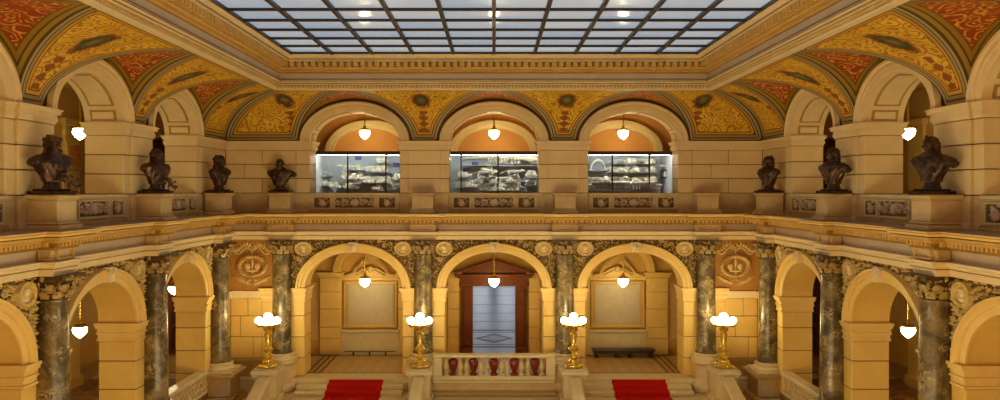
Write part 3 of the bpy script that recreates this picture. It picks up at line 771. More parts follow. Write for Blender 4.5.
# bright hall beyond the central doorway
HX, HY = 4.5, 57.0
hf = tag(MB().box(-HX, HX, YO, HY, -.2, 0).obj('floor_hall', 'hall_floor', smooth=False), 'polished grey stone floor of the bright hall beyond the doorway', 'floor', kind='structure')
for y, wd_ in ((31.0, .09), (31.5, .04), (34.2, .04), (34.7, .10), (37.0, .025), (39.5, .03), (42.5, .03), (46, .035), (50, .04)): MB().box(-2.2, 2.2, y-wd_, y+wd_, 0, .004).obj('inlay_strip', 'shelf_dark', hf, smooth=False)
m = MB(); yc = 32.8
for s in (-1, 1):
    for q in (-1, 1): m.add([(s*.80, yc, .004), (0, yc+q*.95, .004), (0, yc+q*.75, .004), (s*.62, yc, .004)], [(0,1,2,3)])
m.obj('inlay_diamond', 'shelf_dark', hf, smooth=False)
m = MB(); m.add([(-.38, yc, .004), (0, yc-.45, .004), (.38, yc, .004), (0, yc+.45, .004)], [(0,1,2,3)]); m.obj('inlay_diamond', 'case_white', hf, smooth=False)
YH = YO+.35; m = MB(); m.box(-HX-.2, -HX, YH, HY, 0, 6); m.box(HX, HX+.2, YH, HY, 0, 6); m.box(-HX-.2, HX+.2, HY, HY+.2, 0, 6); m.box(-HX-.2, HX+.2, YH, HY+.2, 6, 6.2)
hw_ = tag(m.obj('wall_hall', 'hall_wall', smooth=False), 'pale walls of the bright hall beyond the doorway', 'wall', kind='structure')
for i, x in enumerate((-2.9, -.95, .95, 2.9)):
    wn = tag(MB().box(x-.62, x+.62, HY-.06, HY-.02, .9, 5.2).obj('window_%d' % (i+2), 'day_window', smooth=False), 'tall daylight window at the end of the bright hall', 'window', 'windows of the bright hall', 'structure')
for i in range(4):
    for s in (-1, 1):
        y = 33+i*6
        tag(MB().box(min(s*HX, s*(HX-.04)), max(s*HX, s*(HX-.04)), y-.9, y+.9, 1.2, 5.0).obj('window_%d' % (6+2*i+(s > 0)), 'day_window', smooth=False), 'tall daylight window in the side of the bright hall', 'window', 'side windows of the bright hall', 'structure')

# ------------------------------------------------------------------ columns
def shaft_prof(z0, z1, r0, r1):
    out = [(r0+.035, z0), (r0+.035, z0+.04), (r0+.01, z0+.07)]
    for i in range(9):
        t = i/8; out.append((r0+(r1-r0)*t**1.6, z0+.09+(z1-z0-.16)*t))
    return out+[(r1+.02, z1-.05), (r1+.02, z1)]
ZP, ZB, ZS, ZC, ZT = -.40, .55, .83, 4.05, 4.52
def capital(m):
    r = .275; h = ZT-ZC
    m.lathe([(r, ZC), (r, ZC+.02), (r-.02, ZC+.03), (r+.0, ZC+.15), (r+.05, ZC+.28), (r+.12, ZC+h-.07)], 20)
    o = r+.13; P = []
    for k in range(4):
        for j in range(7):
            s = -1+2*j/6; d = o-.06*(1-s*s)
            a = PI/2*k; x, y = d, s*o
            P.append((x*math.cos(a)-y*math.sin(a), x*math.sin(a)+y*math.cos(a)))
    n = len(P); o0 = len(m.v); zt = ZT-.07
    m.v += [(x, y, zt) for x, y in P]+[(x*1.06, y*1.06, ZT) for x, y in P]
    m.f += [tuple(range(o0, o0+n))[::-1], tuple(range(o0+n, o0+2*n))]+[(o0+i, o0+(i+1) % n, o0+n+(i+1) % n, o0+n+i) for i in range(n)]
def acanthus(m):
    r = .275
    for row, (z, L, k0) in enumerate(((ZC+.02, .17, 0), (ZC+.13, .19, .5))):
        for k in range(8):
            a = 2*PI*(k+k0)/8; ca, sa = math.cos(a), math.sin(a); rr = r+.03*row
            def q(o, t, zz): return (ca*(rr+o)-sa*t, sa*(rr+o)+ca*t, z+zz)
            m.add([q(.0,-.08,0), q(.0,.08,0), q(.03,-.10,L*.5), q(.06,0,L*.45), q(.03,.10,L*.5), q(.07,-.06,L*.85), q(.11,0,L), q(.07,.06,L*.85), q(.15,0,L*.8)],
                  [(0,3,2),(0,1,3),(1,4,3),(2,3,5),(3,6,5),(3,7,6),(3,4,7),(5,6,8),(6,7,8)])
    for k in range(4):
        a = PI/4+PI/2*k
        pts = []
        for i in range(17):
            t = i/16; b = a; rr = .11*(1-.8*t); ang = PI/2+2.6*PI*t
            dd = .38+rr*math.cos(ang)*.8; pts.append((math.cos(b)*dd, math.sin(b)*dd, ZT-.17+rr*math.sin(ang)))
        m.tube(pts, .03, 6)
    rnd = random.Random(3)
    for _ in range(90):
        a = rnd.uniform(0, 2*PI); z = ZC+rnd.uniform(.03, .38); rr = r+.04+.22*(z-ZC); ca, sa = math.cos(a), math.sin(a); L = rnd.uniform(.05, .09); w_ = rnd.uniform(.015, .03); tl = rnd.uniform(-.04, .04)
        q = lambda o, t, zz: (ca*(rr+o)-sa*t, sa*(rr+o)+ca*t, z+zz)
        m.add([q(0, 0, 0), q(.02, -w_, L*.5), q(.05, tl, L), q(.02, w_, L*.5), q(.055, 0, L*.5)], [(0,1,4),(1,2,4),(2,3,4),(3,0,4)])
    for k in range(4):
        a = PI/2*k; m.ell((math.cos(a)*.36, math.sin(a)*.36, ZT-.06), (.05, .05, .055), None, 6, 5)
def attic_base(m, sq):
    r = CR
    m.lathe([(r+.16, ZB+.07), (r+.18, ZB+.10), (r+.16, ZB+.14), (r+.10, ZB+.16), (r+.09, ZB+.20), (r+.11, ZB+.22), (r+.12, ZB+.25), (r+.08, ZB+.28)], 24)
    if sq: m.box(-r-.2, r+.2, -r-.2, r+.2, ZB, ZB+.07)
    else: m.lathe([(r+.2, ZB), (r+.2, ZB+.07)], 24)
def ped_round(m): m.lathe([(.56, ZP), (.58, ZP+.08), (.58, ZP+.26), (.54, ZP+.32), (.47, ZP+.36), (.42, ZP+.42), (.42, ZB-.12), (.46, ZB-.1), (.52, ZB-.05), (.54, ZB)], 28)
def ped_square(m):
    m.bbox(-.66, .66, -.66, .66, ZP-.15, ZP+.12, .02); m.bbox(-.60, .60, -.60, .60, ZP+.12, ZP+.24, .03); m.bbox(-.50, .50, -.50, .50, ZP+.24, ZB-.14, .01)
    m.bbox(-.56, .56, -.56, .56, ZB-.14, ZB-.08, .01); m.bbox(-.64, .64, -.64, .64, ZB-.08, ZB, .015)
def column(side, u, label):
    c = empty('column', label, 'column', place(side, u, CN), RZ[side], 'green marble columns of the arcades')
    sq = side != 'back'
    link('pedestal', mesh_once(('pedestal', sq), ped_square if sq else ped_round, 'marble_brown' if sq else 'marble_beige'), c)
    link('column_base', mesh_once(('column_base', sq), lambda m: attic_base(m, sq), 'marble_white'), c)
    link('shaft', mesh_once('shaft', lambda m: m.lathe(shaft_prof(ZS, ZC, CR, .275), 32), 'marble_green', 50), c)
    cp = link('capital', mesh_once('capital', capital, 'capital_ground'), c)
    stuff(link('acanthus_leaves', mesh_once('acanthus_leaves', acanthus, 'capital_gilt'), cp))
for u, lab in zip(BACK_COL, ('green marble column on the end wall between wreath panel and left arch', 'green marble column just left of the central doorway arch', 'green marble column just right of the central doorway arch', 'green marble column on the end wall between right arch and wreath panel')): column('back', u, lab)
for side in ('left', 'right'):
    for k, u in enumerate(COLS[side][:5]):
        nth = ('green marble column in the far %s corner of the lower arcade', 'green marble column second from the far corner in the %s arcade', 'nearest fully visible green marble column of the %s arcade', 'green marble column just outside the view on the %s', 'green marble column beside the viewer on the %s')[k] % side
        column(side, u, nth)

# ------------------------------------------------------------------ gallery parapets
PF = .03                        # front of the parapet panels
def parapet_relief(m, hw, seed):
    rnd = random.Random(seed); z = E-.42; n0 = PF+.01
    if hw > .4:
        for s in (-1, 1):
            curl(m, s*hw*.45, z, .13, 1.6, 0 if s > 0 else PI, s, n0, .030); curl(m, s*hw*.78, z-.01, .10, 1.5, PI/2, -s, n0, .026)
            for i in range(16): leaf(m, s*rnd.uniform(.10, hw-.05), z+rnd.uniform(-.13, .13), rnd.uniform(0, 6.3), .12, .04, .07, n0)
        m.ell((0, -n0-.01, z), (.15, .05, .13))
    else:
        m.ell((0, -n0-.01, z-.02), (.11, .05, .12)); m.ell((0, -n0-.03, z+.06), (.07, .05, .06))
        for i in range(12): leaf(m, rnd.uniform(-.17, .17), z+rnd.uniform(-.13, .13), rnd.uniform(0, 6.3), .10, .035, .06, n0)
def panel_frame(m, hw):
    z0, z1 = E-.62, E-.22
    for a, b, c, d in ((-hw, hw, z0, z0+.035), (-hw, hw, z1-.035, z1), (-hw, -hw+.035, z0+.035, z1-.035), (hw-.035, hw, z0+.035, z1-.035)): m.box(a, b, -PF-.035, -PF+.01, c, d)
def pier_pedestal(m):
    m.bbox(-.42, .42, -.80, -.08, E-.765, E-.67, .02); m.bbox(-.385, .385, -.765, -.08, E-.67, E-.61, .03); m.bbox(-.34, .34, -.70, -.08, E-.61, E-.20, .01); m.bbox(-.365, .365, -.73, -.08, E-.20, E-.165, .01); m.bbox(-.40, .40, -.77, -.08, E-.165, E-.09, .02)
SN = {'back': 'end wall', 'left': 'left gallery', 'right': 'right gallery'}
for side in ('back', 'left', 'right'):
    for k, c in enumerate(ARCH[side]):
        where = ('left', 'central', 'right')[k] if side == 'back' else ('farthest', 'second farthest', 'third farthest', 'fourth farthest', 'nearest')[k]
        pr = empty('parapet', 'carved marble parapet in the %s upper arch of the %s' % (where, SN[side]), 'parapet', place(side, c), RZ[side], 'gallery parapets')
        link('parapet_body', mesh_once('parapet_body', lambda m: m.bbox(-UA+.004, UA-.004, -PF, .22, E-.70, E-.18, .005), 'marble_beige', smooth=False), pr)
        link('coping', mesh_once('coping', lambda m: (m.bbox(-UA+.004, UA-.004, -PF-.06, .27, E-.175, E-.10, .015), m.bbox(-UA+.004, UA-.004, -PF-.03, .25, E-.205, E-.17, .01)), 'marble_white', smooth=False), pr)
        link('parapet_foot', mesh_once('parapet_foot', lambda m: (m.bbox(-UA+.004, UA-.004, -PF-.09, .28, UF, E-.68, .02), m.bbox(-UA+.004, UA-.004, -PF-.05, .25, E-.68, E-.65, .01)), 'marble_brown', smooth=False), pr)
        for du, hw in ((-1.08, .30), (0, .68), (1.08, .30)):
            f = link('panel_frame', mesh_once(('panel_frame', hw), lambda m: panel_frame(m, hw), 'marble_white', smooth=False), pr, (du, 0, 0))
            stuff(link('relief_carving', mesh_once(('relief_carving', hw), lambda m: parapet_relief(m, hw, 5), 'relief_stone'), f))
            link('panel_ground', mesh_once(('panel_ground', hw), lambda m: m.box(-hw+.035, hw-.035, -PF-.008, -PF+.01, E-.585, E-.255), 'spandrel_brown', smooth=False), f)
    # wainscot at the foot of the piers, part of the wall
    us = sorted(ARCH[side]); u0, u1 = ENDS[side]
    for c in us[:-1]:
        link('pier_foot', mesh_once('pier_foot', lambda m: (m.bbox(-UP_PW+.0, UP_PW-.0, -.02, .90, UF, E-.14, .01), m.bbox(-.56, .56, -.10, .02, UF, E-.14, .012), m.bbox(-.60, .60, -.14, .02, UF, E-.62, .02)), 'marble_beige', smooth=False), WALL[side], (c+B/2, 0, 0))
    for e0, e1 in ((u0, us[0]-UA), (us[-1]+UA, u1)):
        m = MB(); m.bbox(e0, e1, -.03, .02, UF, E-.14, .008); m.bbox(e0, e1, -.07, .02, UF, E-.62, .02); m.obj('wainscot', 'marble_beige', WALL[side], smooth=False)
    for k, c in enumerate(COLS[side][:5]):
        lab = ('gallery pedestal carrying the bald bust on the end wall', 'empty gallery pedestal between the left and central display cases', 'empty gallery pedestal between the central and right display cases', 'empty gallery pedestal on the end wall right of the right case')[k] if side == 'back' else ('marble gallery pedestal under the bust in the far %s corner', 'marble gallery pedestal under the second bust on the %s', 'marble gallery pedestal under the nearest bust on the %s', 'marble gallery pedestal just outside the view on the %s', 'marble gallery pedestal beside the viewer on the %s')[k] % side
        p = link('pedestal', mesh_once('pedestal_gallery', pier_pedestal, 'marble_beige', smooth=False), None, place(side, c), RZ[side]); tag(p, lab, 'pedestal', 'gallery pedestals')

# ------------------------------------------------------------------ stairs
RI, TR, YT = .13, .32, 25.74
tag(MB().box(-8.7, 8.7, 23.2, 25.76, -.6, -.40).obj('floor_landing', 'marble_white', smooth=False), 'pale stone landing below the top three steps', 'floor', kind='structure')
tag(MB().box(-8.8, 8.8, Y0, 23.2, -4.2, -4.0).obj('floor_lower', 'floor_tile', smooth=False), 'lower hall floor far below the staircase', 'floor', kind='structure')
mb = MB(); mb.box(-8.8, 8.8, 23.21, 23.4, -4.0, -.6); tag(mb.obj('wall_landing', 'marble_brown', smooth=False), 'marble wall under the stair landing', 'wall', kind='structure')
for sg, nm in ((-1, 'left'), (1, 'right')):
    st = empty('staircase', 'pale stone stair flight below the memorial tablet %s the wooden bench' % ('without' if sg < 0 else 'with'), 'staircase', (sg*B, YT, 0))
    for k in range(2):
        link('step', mesh_once(('step', k), lambda m: m.bbox(-1.72, 1.72, -TR*(k+1), .0, -.40 if k else -2*RI, -RI*(k+1), .012), 'marble_white', smooth=False), st, (0, 0, 0))
    for k in range(20):
        z = -.40-RI*(k+1)
        link('step', mesh_once('step_long', lambda m: m.bbox(-1.95, 1.95, -TR-.3, 0, -.5, 0, .012), 'marble_white', smooth=False), st, (0, 23.2-TR*k-YT, z))
    # carpet following the steps
    pr = [(YT-.02, -RI)]; y = YT-.0
    prof = [(YT-.018, -.012), (YT-.018, -RI+.012), (YT-TR-.012, -RI+.012), (YT-TR-.012, -2*RI+.012), (YT-2*TR-.012, -2*RI+.012), (YT-2*TR-.012, -.388), (23.18, -.388)]
    for k in range(20): prof += [(23.2-TR*k-.012, -.388-RI*(k+1)), (23.2-TR*(k+1)-.012, -.388-RI*(k+1))]
    m = MB(); xs = (-5.37, -3.60) if sg < 0 else (3.83, 5.58)
    m.grid([[(xs[0], yy, zz), (xs[1], yy, zz)] for yy, zz in prof]); m.grid([[(xs[0], yy+.010, zz-.010), (xs[1], yy+.010, zz-.010)] for yy, zz in prof])
    o = len(prof)
    for j in (0, 1):
        for i in range(o-1): m.f.append((2*i+j, 2*i+2+j, 2*o+2*i+2+j, 2*o+2*i+j))
    c = m.obj('stair_carpet', 'carpet_red', smooth=False); tag(c, 'bright red stair carpet below the memorial tablet %s the wooden bench' % ('without' if sg < 0 else 'with'), 'carpet')

# newels, sloping rails
def newel(m):
    m.bbox(-.40, .40, -.40, .40, -.40, -.2, .02); m.bbox(-.33, .33, -.33, .33, -.2, .42, .01)
    m.bbox(-.37, .37, -.37, .37, .42, .50, .02); m.bbox(-.42, .42, -.42, .42, .50, .64, .025); m.bbox(-.36, .36, -.36, .36, .64, .68, .01)
NEW_Y = 24.45
for x, lab in ((-6.99, 'outermost on the bald bust side'), (-2.29, 'beside the central balustrade, bald bust side'), (2.46, 'beside the central balustrade, wooden bench side'), (7.10, 'outermost on the wooden bench side')):
    r = empty('stair_balustrade', 'sloping marble stair balustrade with newel, %s' % lab, 'balustrade', (x, NEW_Y, 0), group='stair balustrades')
    link('newel', mesh_once('newel', newel, 'marble_white', smooth=False), r)
    def rail(m):
        L, s = 4.6, .30; z0 = .44
        pr = [(-.19, -.06), (-.21, 0), (-.16, .07), (.16, .07), (.21, 0), (.19, -.06)]
        m.grid([[(px_, -.3-t, z0-s*t+pz) for px_, pz in pr+[pr[0]]] for t in (0, L)])
    def under(m):
        L, s = 4.6, .30
        for a in (-.13, .13): pass
        m.add([(-.13,-.3,.4), (.13,-.3,.4), (.13,-.3-L,.4-s*L), (-.13,-.3-L,.4-s*L), (-.13,-.3,-.42), (.13,-.3,-.42), (.13,-.3-L,-.75-s*L), (-.13,-.3-L,-.75-s*L)], [(0,1,2,3),(4,7,6,5),(0,4,5,1),(1,5,6,2),(2,6,7,3),(3,7,4,0)])
    link('handrail', mesh_once('handrail', rail, 'marble_white', smooth=False), r); link('string_wall', mesh_once('string_wall', under, 'marble_beige', smooth=False), r)
    link('linking_wall', mesh_once('linking_wall', lambda m: (m.bbox(-.2, .2, .3, 1.0, -.4, .44, .01), m.bbox(-.26, .26, .3, 1.0, .44, .54, .02)), 'marble_beige', smooth=False), r)

# central balustrade
cb = empty('balustrade', 'low marble balustrade in front of the central doorway', 'balustrade', (0, 25.62, 0))
MB().bbox(-1.98, 1.98, -.16, .16, .74, .84, .02).obj('top_rail', 'marble_white', cb, smooth=False)
m = MB(); m.bbox(-1.98, 1.98, -.17, .17, .02, .16, .02); m.bbox(-1.98, 1.98, -.22, .2, -.06, .02, .02); m.obj('foot_rail', 'marble_white', cb, smooth=False)
m = MB(); m.box(-1.95, 1.95, -.15, .15, -.40, -.06); m.obj('base_wall', 'marble_beige', cb, smooth=False)
m = MB(); m.bbox(-2.0, 2.0, -.55, .15, -.40, -.30, .02); m.obj('plinth_step', 'marble_brown', cb, smooth=False)
for s in (-1, 1): MB().bbox(s*1.83-.15, s*1.83+.15, -.14, .14, .16, .74, .01).obj('end_block', 'marble_white', cb, smooth=False)
bal = [(.125, .16), (.125, .21), (.07, .24), (.11, .33), (.15, .42), (.13, .50), (.075, .62), (.07, .66), (.11, .69), (.125, .74)]
stone('marble_red', '#5A1410', '#86281C', rough=.25, scale=6, var=.05, bump=0)
ml = MB().lathe(bal, 12).mesh('baluster', 'marble_white'); mr = MB().lathe(bal[:3]+[(.10, .34), (.15, .48), (.16, .58), (.13, .66), (.08, .70), (.10, .74)], 12).mesh('baluster', 'marble_red')
for k in range(5):
    x = -1.32+.66*k
    o = link('baluster', mr, cb, (x, 0, 0)); o['label'] = 'dark red marble baluster'
    for dx in ((-.22, .22) if k < 4 else (-.22, .22)):
        q = link('baluster', ml, cb, (x+dx, 0, 0)); q.scale = (.72, .72, 1)
# side balustrades between the columns of the lower arcade
def pierced(m):
    for r in range(2):
        for k in range(15):
            cx, cz = -1.52+k*.217+(.0 if r else .0), .18+r*.22
            N = 10; P = [[(cx+(.10+o)*math.cos(2*PI*i/N), n, cz+.02+(.10+o)*math.sin(2*PI*i/N)) for o, n in ((-.035, -.05), (0.01, -.06), (.01, .06), (-.035, .05), (-.035, -.05))] for i in range(N+1)]
            m.grid(P)
for side in ('left', 'right'):
    for k, u in enumerate(ARCH[side][:3]):
        sb = empty('arch_balustrade', 'pierced marble balustrade closing the %s lower %s arch' % (('farthest', 'second farthest', 'nearest')[k], side), 'balustrade', place(side, u, .12), RZ[side], 'arch balustrades')
        link('top_rail', mesh_once('top_rail_side', lambda m: m.bbox(-1.7, 1.7, -.16, .16, .56, .68, .02), 'marble_white', smooth=False), sb)
        link('foot_rail', mesh_once('foot_rail_side', lambda m: m.bbox(-1.7, 1.7, -.17, .17, 0.002, .10, .02), 'marble_white', smooth=False), sb)
        stuff(link('pierced_screen', mesh_once('pierced_screen', pierced, 'marble_beige'), sb))

# ------------------------------------------------------------------ memorial tablets, bench, picture
for sg, nm in ((-1, 'left'), (1, 'right')):
    c = sg*4.62; t = empty('memorial_tablet', 'framed grey marble memorial tablet with %s' % ('a low foot rail and no bench' if sg < 0 else 'a dark wooden bench below it'), 'tablet', (c, YO-.02, 0))
    MB().bbox(-.84, .84, -.08, 0, 1.14, 2.62, .01).obj('slab', 'plaque_grey', t, smooth=False)
    m = MB()
    for o, th, n in ((.99, .07, .13), (.90, .05, .10)):
        z0, z1 = 1.88-.76*o/.99-.1, 1.88+.76*o/.99+.1
        m.box(-o, o, -n, 0, z1-th, z1); m.box(-o, o, -n, 0, z0, z0+th); m.box(-o, -o+th, -n, 0, z0+th, z1-th); m.box(o-th, o, -n, 0, z0+th, z1-th)
    m.obj('frame', 'stone_gold', t, smooth=False)
    m = MB(); m.bbox(-1.08, 1.08, -.2, 0, .06, .86, .02); m.bbox(-1.1, 1.1, -.26, 0, .86, .94, .015); m.bbox(-1.1, 1.1, -.25, 0, 0, .1, .01); m.obj('dado', 'marble_white', t, smooth=False)
    m = MB(); m.box(-1.06, 1.06, -.22, 0, 2.80, 2.9)
    m.prism([(-1.04, 2.9), (-.9, 3.0), (-.5, 3.08), (-.3, 3.2), (0, 3.3), (.3, 3.2), (.5, 3.08), (.9, 3.0), (1.04, 2.9)], -.14, 0); m.obj('pediment', 'stone_lower', t, smooth=False)
    m = MB()
    for s in (-1, 1):
        m.tube([(s*(1.04-.1*i), -.17, 2.92+.03*i+(.006*i*i if i > 4 else 0)) for i in range(9)], .045, 6)
        for i in range(8): leaf(m, s*(.1+.07*i), 3.12-.02*i, PI/2+s*(.2+.2*i), .14, .05, .06, .14)
    m.ell((0, -.16, 3.2), (.14, .07, .13)); stuff(m.obj('crest_relief', 'relief_gilt', t))
    if sg < 0:
        MB().bbox(-.95, .95, -.36, -.32, .14, .17, .008).obj('foot_rail', 'wood_black', t, smooth=False)
        for x in (-.6, 0, .6): MB().lathe([(.03, .0), (.03, .14)], 8, (x, -.34, 0)).obj('rail_post', 'wood_black', t)
bn = empty('bench', 'low dark wooden bench below the right memorial tablet', 'bench', (4.75, YO-.62, 0))
MB().bbox(-1.15, 1.15, -.2, .2, .24, .32, .02).obj('seat', 'wood_black', bn, smooth=False); MB().bbox(-1.1, 1.1, -.15, .15, .14, .24, .01).obj('apron', 'wood_black', bn, smooth=False)
for x in (-1.0, -.25, .25, 1.0): MB().bbox(x-.06, x+.06, -.16, .16, 0.008, .15, .01).obj('leg', 'wood_black', bn, smooth=False)
pc = empty('picture', 'small orange picture in a gilt frame on the upper left gallery wall', 'picture', (-XO+.13, 24.55, E+.62))
MB().bbox(-.02, .06, -.45, .45, -.0, .85, .015).obj('frame', 'relief_gilt', pc, smooth=False); MB().box(.06, .07, -.36, .36, .08, .77).obj('canvas', 'picture_paint', pc, smooth=False)

# ------------------------------------------------------------------ pendant lamps
def pendant(label, x, y, zt, zg, group='globe pendant lamps'):
    p = empty('pendant_lamp', label, 'lamp', (x, y, zg), group=group); h = zt-zg
    link('rod', mesh_once(('rod', round(h, 2)), lambda m: m.tube([(0, 0, .2), (0, 0, h)], .022, 8), 'brass'), p)
    link('ceiling_rose', mesh_once('ceiling_rose', lambda m: m.lathe([(.03, -.09), (.07, -.07), (.12, -.02), (.13, 0)], 14), 'brass'), p, (0, 0, h))
    link('gallery', mesh_once('gallery', lambda m: m.lathe([(.19, .10), (.195, .14), (.13, .18), (.06, .2), (.05, .26), (.03, .3)], 16), 'brass'), p)
    link('globe', mesh_once('globe', lambda m: m.lathe([(.015, -.21), (.06, -.18), (.13, -.12), (.18, -.04), (.19, .03), (.17, .10), (.10, .13)], 14), 'globe_light'), p)
    return p
for x, nm in ((-B, 'left'), (0, 'central'), (B, 'right')):
    pendant('white globe pendant lamp in the %s upper arch above the display case' % nm, x, 28.4, E+3.13, E+2.03)
    pendant('white globe pendant lamp in the %s lower arch of the end wall' % nm, x, 28.4, E-1.62, E-3.28)
for s, nm in ((-1, 'left'), (1, 'right')):
    for k, y in enumerate(SIDE_ARCH):
        nth = ('farthest', 'second farthest', 'middle', 'second nearest', 'nearest')[k]
        pendant('white globe pendant lamp in the upper %s gallery, %s arch' % (nm, nth), s*11.65, y, E+3.13, E+1.62)
        pendant('white globe pendant lamp in the lower %s corridor, %s arch' % (nm, nth), s*11.65, y, E-1.62, E-3.95)
pendant('small globe lamp at the far left corner of the lower corridor', -11.5, 28.4, E-1.62, E-3.55)

# ------------------------------------------------------------------ candelabra
def candelabrum(x, lab):
    c = empty('candelabrum', lab, 'candelabrum', (x, NEW_Y, .68), group='brass candelabra on the newels')
    def base(m):
        m.lathe([(.27, 0), (.28, .04), (.24, .08), (.20, .09), (.17, .14), (.19, .18), (.12, .24), (.07, .28)], 20)
        for k in range(4):
            a = PI/4+PI/2*k; m.ell((.25*math.cos(a), .25*math.sin(a), .06), (.09, .09, .06), None, 8, 6)
    link('base', mesh_once('candelabrum_base', base, 'brass'), c)
    link('stem', mesh_once('stem', lambda m: m.lathe([(.07, .26), (.13, .30), (.14, .36), (.07, .41), (.065, .45), (.15, .52), (.17, .57), (.10, .64), (.07, .70), (.095, .90), (.115, 1.02), (.07, 1.08), (.13, 1.13), (.15, 1.18), (.06, 1.24), (.05, 1.42), (.07, 1.45), (.06, 1.48)], 18), 'brass'), c)
    link('collar', mesh_once('collar', lambda m: m.lathe([(.10, 1.22), (.22, 1.26), (.30, 1.31), (.32, 1.34), (.20, 1.33), (.08, 1.30)], 20), 'brass'), c)
    for k in range(4):
        a = 2*PI*k/4
        def arm(m): m.tube([(.05+.23*t, 0, 1.22+.10*math.sin(t*PI*1.2)+.10*t*t-.08*math.sin(t*PI)) for t in [i/10 for i in range(11)]], lambda s: .032-.012*s, 7)
        am = link('arm', mesh_once('arm', arm, 'brass'), c, (0, 0, 0), a)
        link('cup', mesh_once('cup', lambda m: m.lathe([(.02, 1.22), (.06, 1.26), (.085, 1.32), (.07, 1.35)], 12, (.28, 0, 0)), 'brass'), am)
        link('globe', mesh_once('candle_globe', lambda m: m.ell((.28, 0, 1.44), (.115, .115, .10), None, 14, 9), 'candle_light'), am)
    link('globe', mesh_once('candle_globe_top', lambda m: m.ell((0, 0, 1.56), (.125, .125, .11), None, 14, 9), 'candle_light'), c)
for x, lab in ((-6.99, 'brass candelabrum with five globes beside the left wreath panel'), (-2.29, 'brass candelabrum with five globes left of the central balustrade'), (2.46, 'brass candelabrum with five globes right of the central balustrade'), (7.10, 'brass candelabrum with five globes beside the right wreath panel')): candelabrum(x, lab)

# unseen lamps added on the lower hall floor to light upper walls and vault
def fill_lamp(x, y, lab):
    c = empty('added_fill_lamp', lab, 'lamp', (x, y, -4.0), group='added fill lamps of the lower hall')
    link('base', mesh_once('fill_lamp_base', lambda m: m.lathe([(.5, 0), (.5, .1), (.4, .16), (.34, .6), (.4, .66), (.2, .8), (.12, .9)], 20), 'brass'), c)
    link('stem', mesh_once('fill_lamp_stem', lambda m: m.lathe([(.10, .85), (.14, 1.0), (.08, 1.2), (.07, 2.6), (.12, 2.7), (.06, 2.85), (.05, 3.3)], 16), 'brass'), c)
    for k in range(4):
        a = link('arm', mesh_once('fill_lamp_arm', lambda m: m.tube([(.05+.45*t, 0, 2.8-.15*math.sin(t*PI)+.25*t*t) for t in [i/8 for i in range(9)]], .03, 7), 'brass'), c, (0, 0, 0), PI/2*k+PI/4)
        link('globe', mesh_once('fill_lamp_globe', lambda m: m.ell((.5, 0, 3.24), (.2, .2, .19), None, 12, 8), 'fill_lamp_light'), a)
    link('globe', mesh_once('fill_lamp_globe_top', lambda m: m.ell((0, 0, 3.5), (.2, .2, .19), None, 12, 8), 'fill_lamp_light'), c)
for k, y in enumerate((3.5, 8.5, 13.5)):
    for s, nm in ((-1, 'left'), (1, 'right')): fill_lamp(s*1.6 if k < 2 else s*1.9, y, 'added brass five-globe fill lamp below the view, %s of the %s pair' % (nm, ('nearest', 'middle', 'farthest')[k]))

# ------------------------------------------------------------------ display cases with specimens
def bone_skull(m):
    m.ell((0, 0, .10), (.10, .13, .10)); m.ell((.13, 0, .07), (.12, .06, .05)); m.ell((.10, 0, .03), (.13, .05, .025)); m.ell((-.08, 0, .05), (.05, .08, .06))
def bone_shell(m):
    pts = []
    for i in range(30):
        t = i/29; r = .12*(1-.85*t); a = 4.5*PI*t; pts.append((r*math.cos(a), -.02*t, .14+r*math.sin(a)))
    m.tube(pts, lambda s: .05*(1-.8*s), 8); m.box(-.06, .06, -.05, .05, 0, .03)
def bone_skel(m):
    sp = [(-.35+.7*i/12, 0, .16+.05*math.sin(i/12*PI)) for i in range(13)]; m.tube(sp, .022, 6)
    for i in range(3, 10):
        x, _, z = sp[i]
        for s in (-1, 1): m.tube([(x, s*.01, z), (x, s*.08, z-.03), (x+.01, s*.07, z-.10)], .011, 5)
    for x in (-.22, .22):
        for s in (-1, 1): m.tube([(x, s*.04, .18), (x+.02, s*.06, .09), (x-.01, s*.06, 0)], .016, 5)
    m.ell((.42, 0, .21), (.10, .05, .055)); m.ell((.5, 0, .19), (.06, .03, .03)); m.tube([(-.35, 0, .16), (-.5, 0, .12), (-.6, 0, .05)], .014, 5)
def bone_whale(m):
    sp = [(-1.2+2.1*i/20, 0, .22+.05*math.sin(i/20*PI)) for i in range(21)]; m.tube(sp, lambda s: .02+.05*s, 7)
    for i in range(9, 19):
        x, _, z = sp[i]
        for s in (-1, 1): m.tube([(x, s*.02, z), (x-.03, s*.14, z-.05), (x-.02, s*.13, z-.2)], .022, 5)
    m.ell((1.05, 0, .22), (.22, .14, .11)); m.ell((1.28, 0, .17), (.2, .07, .05)); m.ell((1.22, 0, .08), (.24, .05, .025))
    for i in range(2, 20, 2):
        x, _, z = sp[i]; m.box(x-.02, x+.02, -.015, .015, z, z+.09)
def bone_rib(m):
    m.tube([(-.3*math.cos(PI*i/14), 0, .42*math.sin(PI*i/14)) for i in range(15)], lambda s: .05-.02*abs(2*s-1), 8); m.ell((-.3, 0, .04), (.08, .06, .04)); m.ell((.3, 0, .04), (.07, .06, .04))
SPEC = {'skull': (bone_skull, 'skull', 'pale animal skull'), 'shell': (bone_shell, 'shell', 'pale coiled shell'), 'skel': (bone_skel, 'skeleton', 'small pale animal skeleton'), 'whale': (bone_whale, 'skeleton', 'long pale skeleton'), 'rib': (bone_rib, 'bone', 'large curved pale bone')}
CT = E+1.30; CY0, CY1 = D+1.0, D+3.25
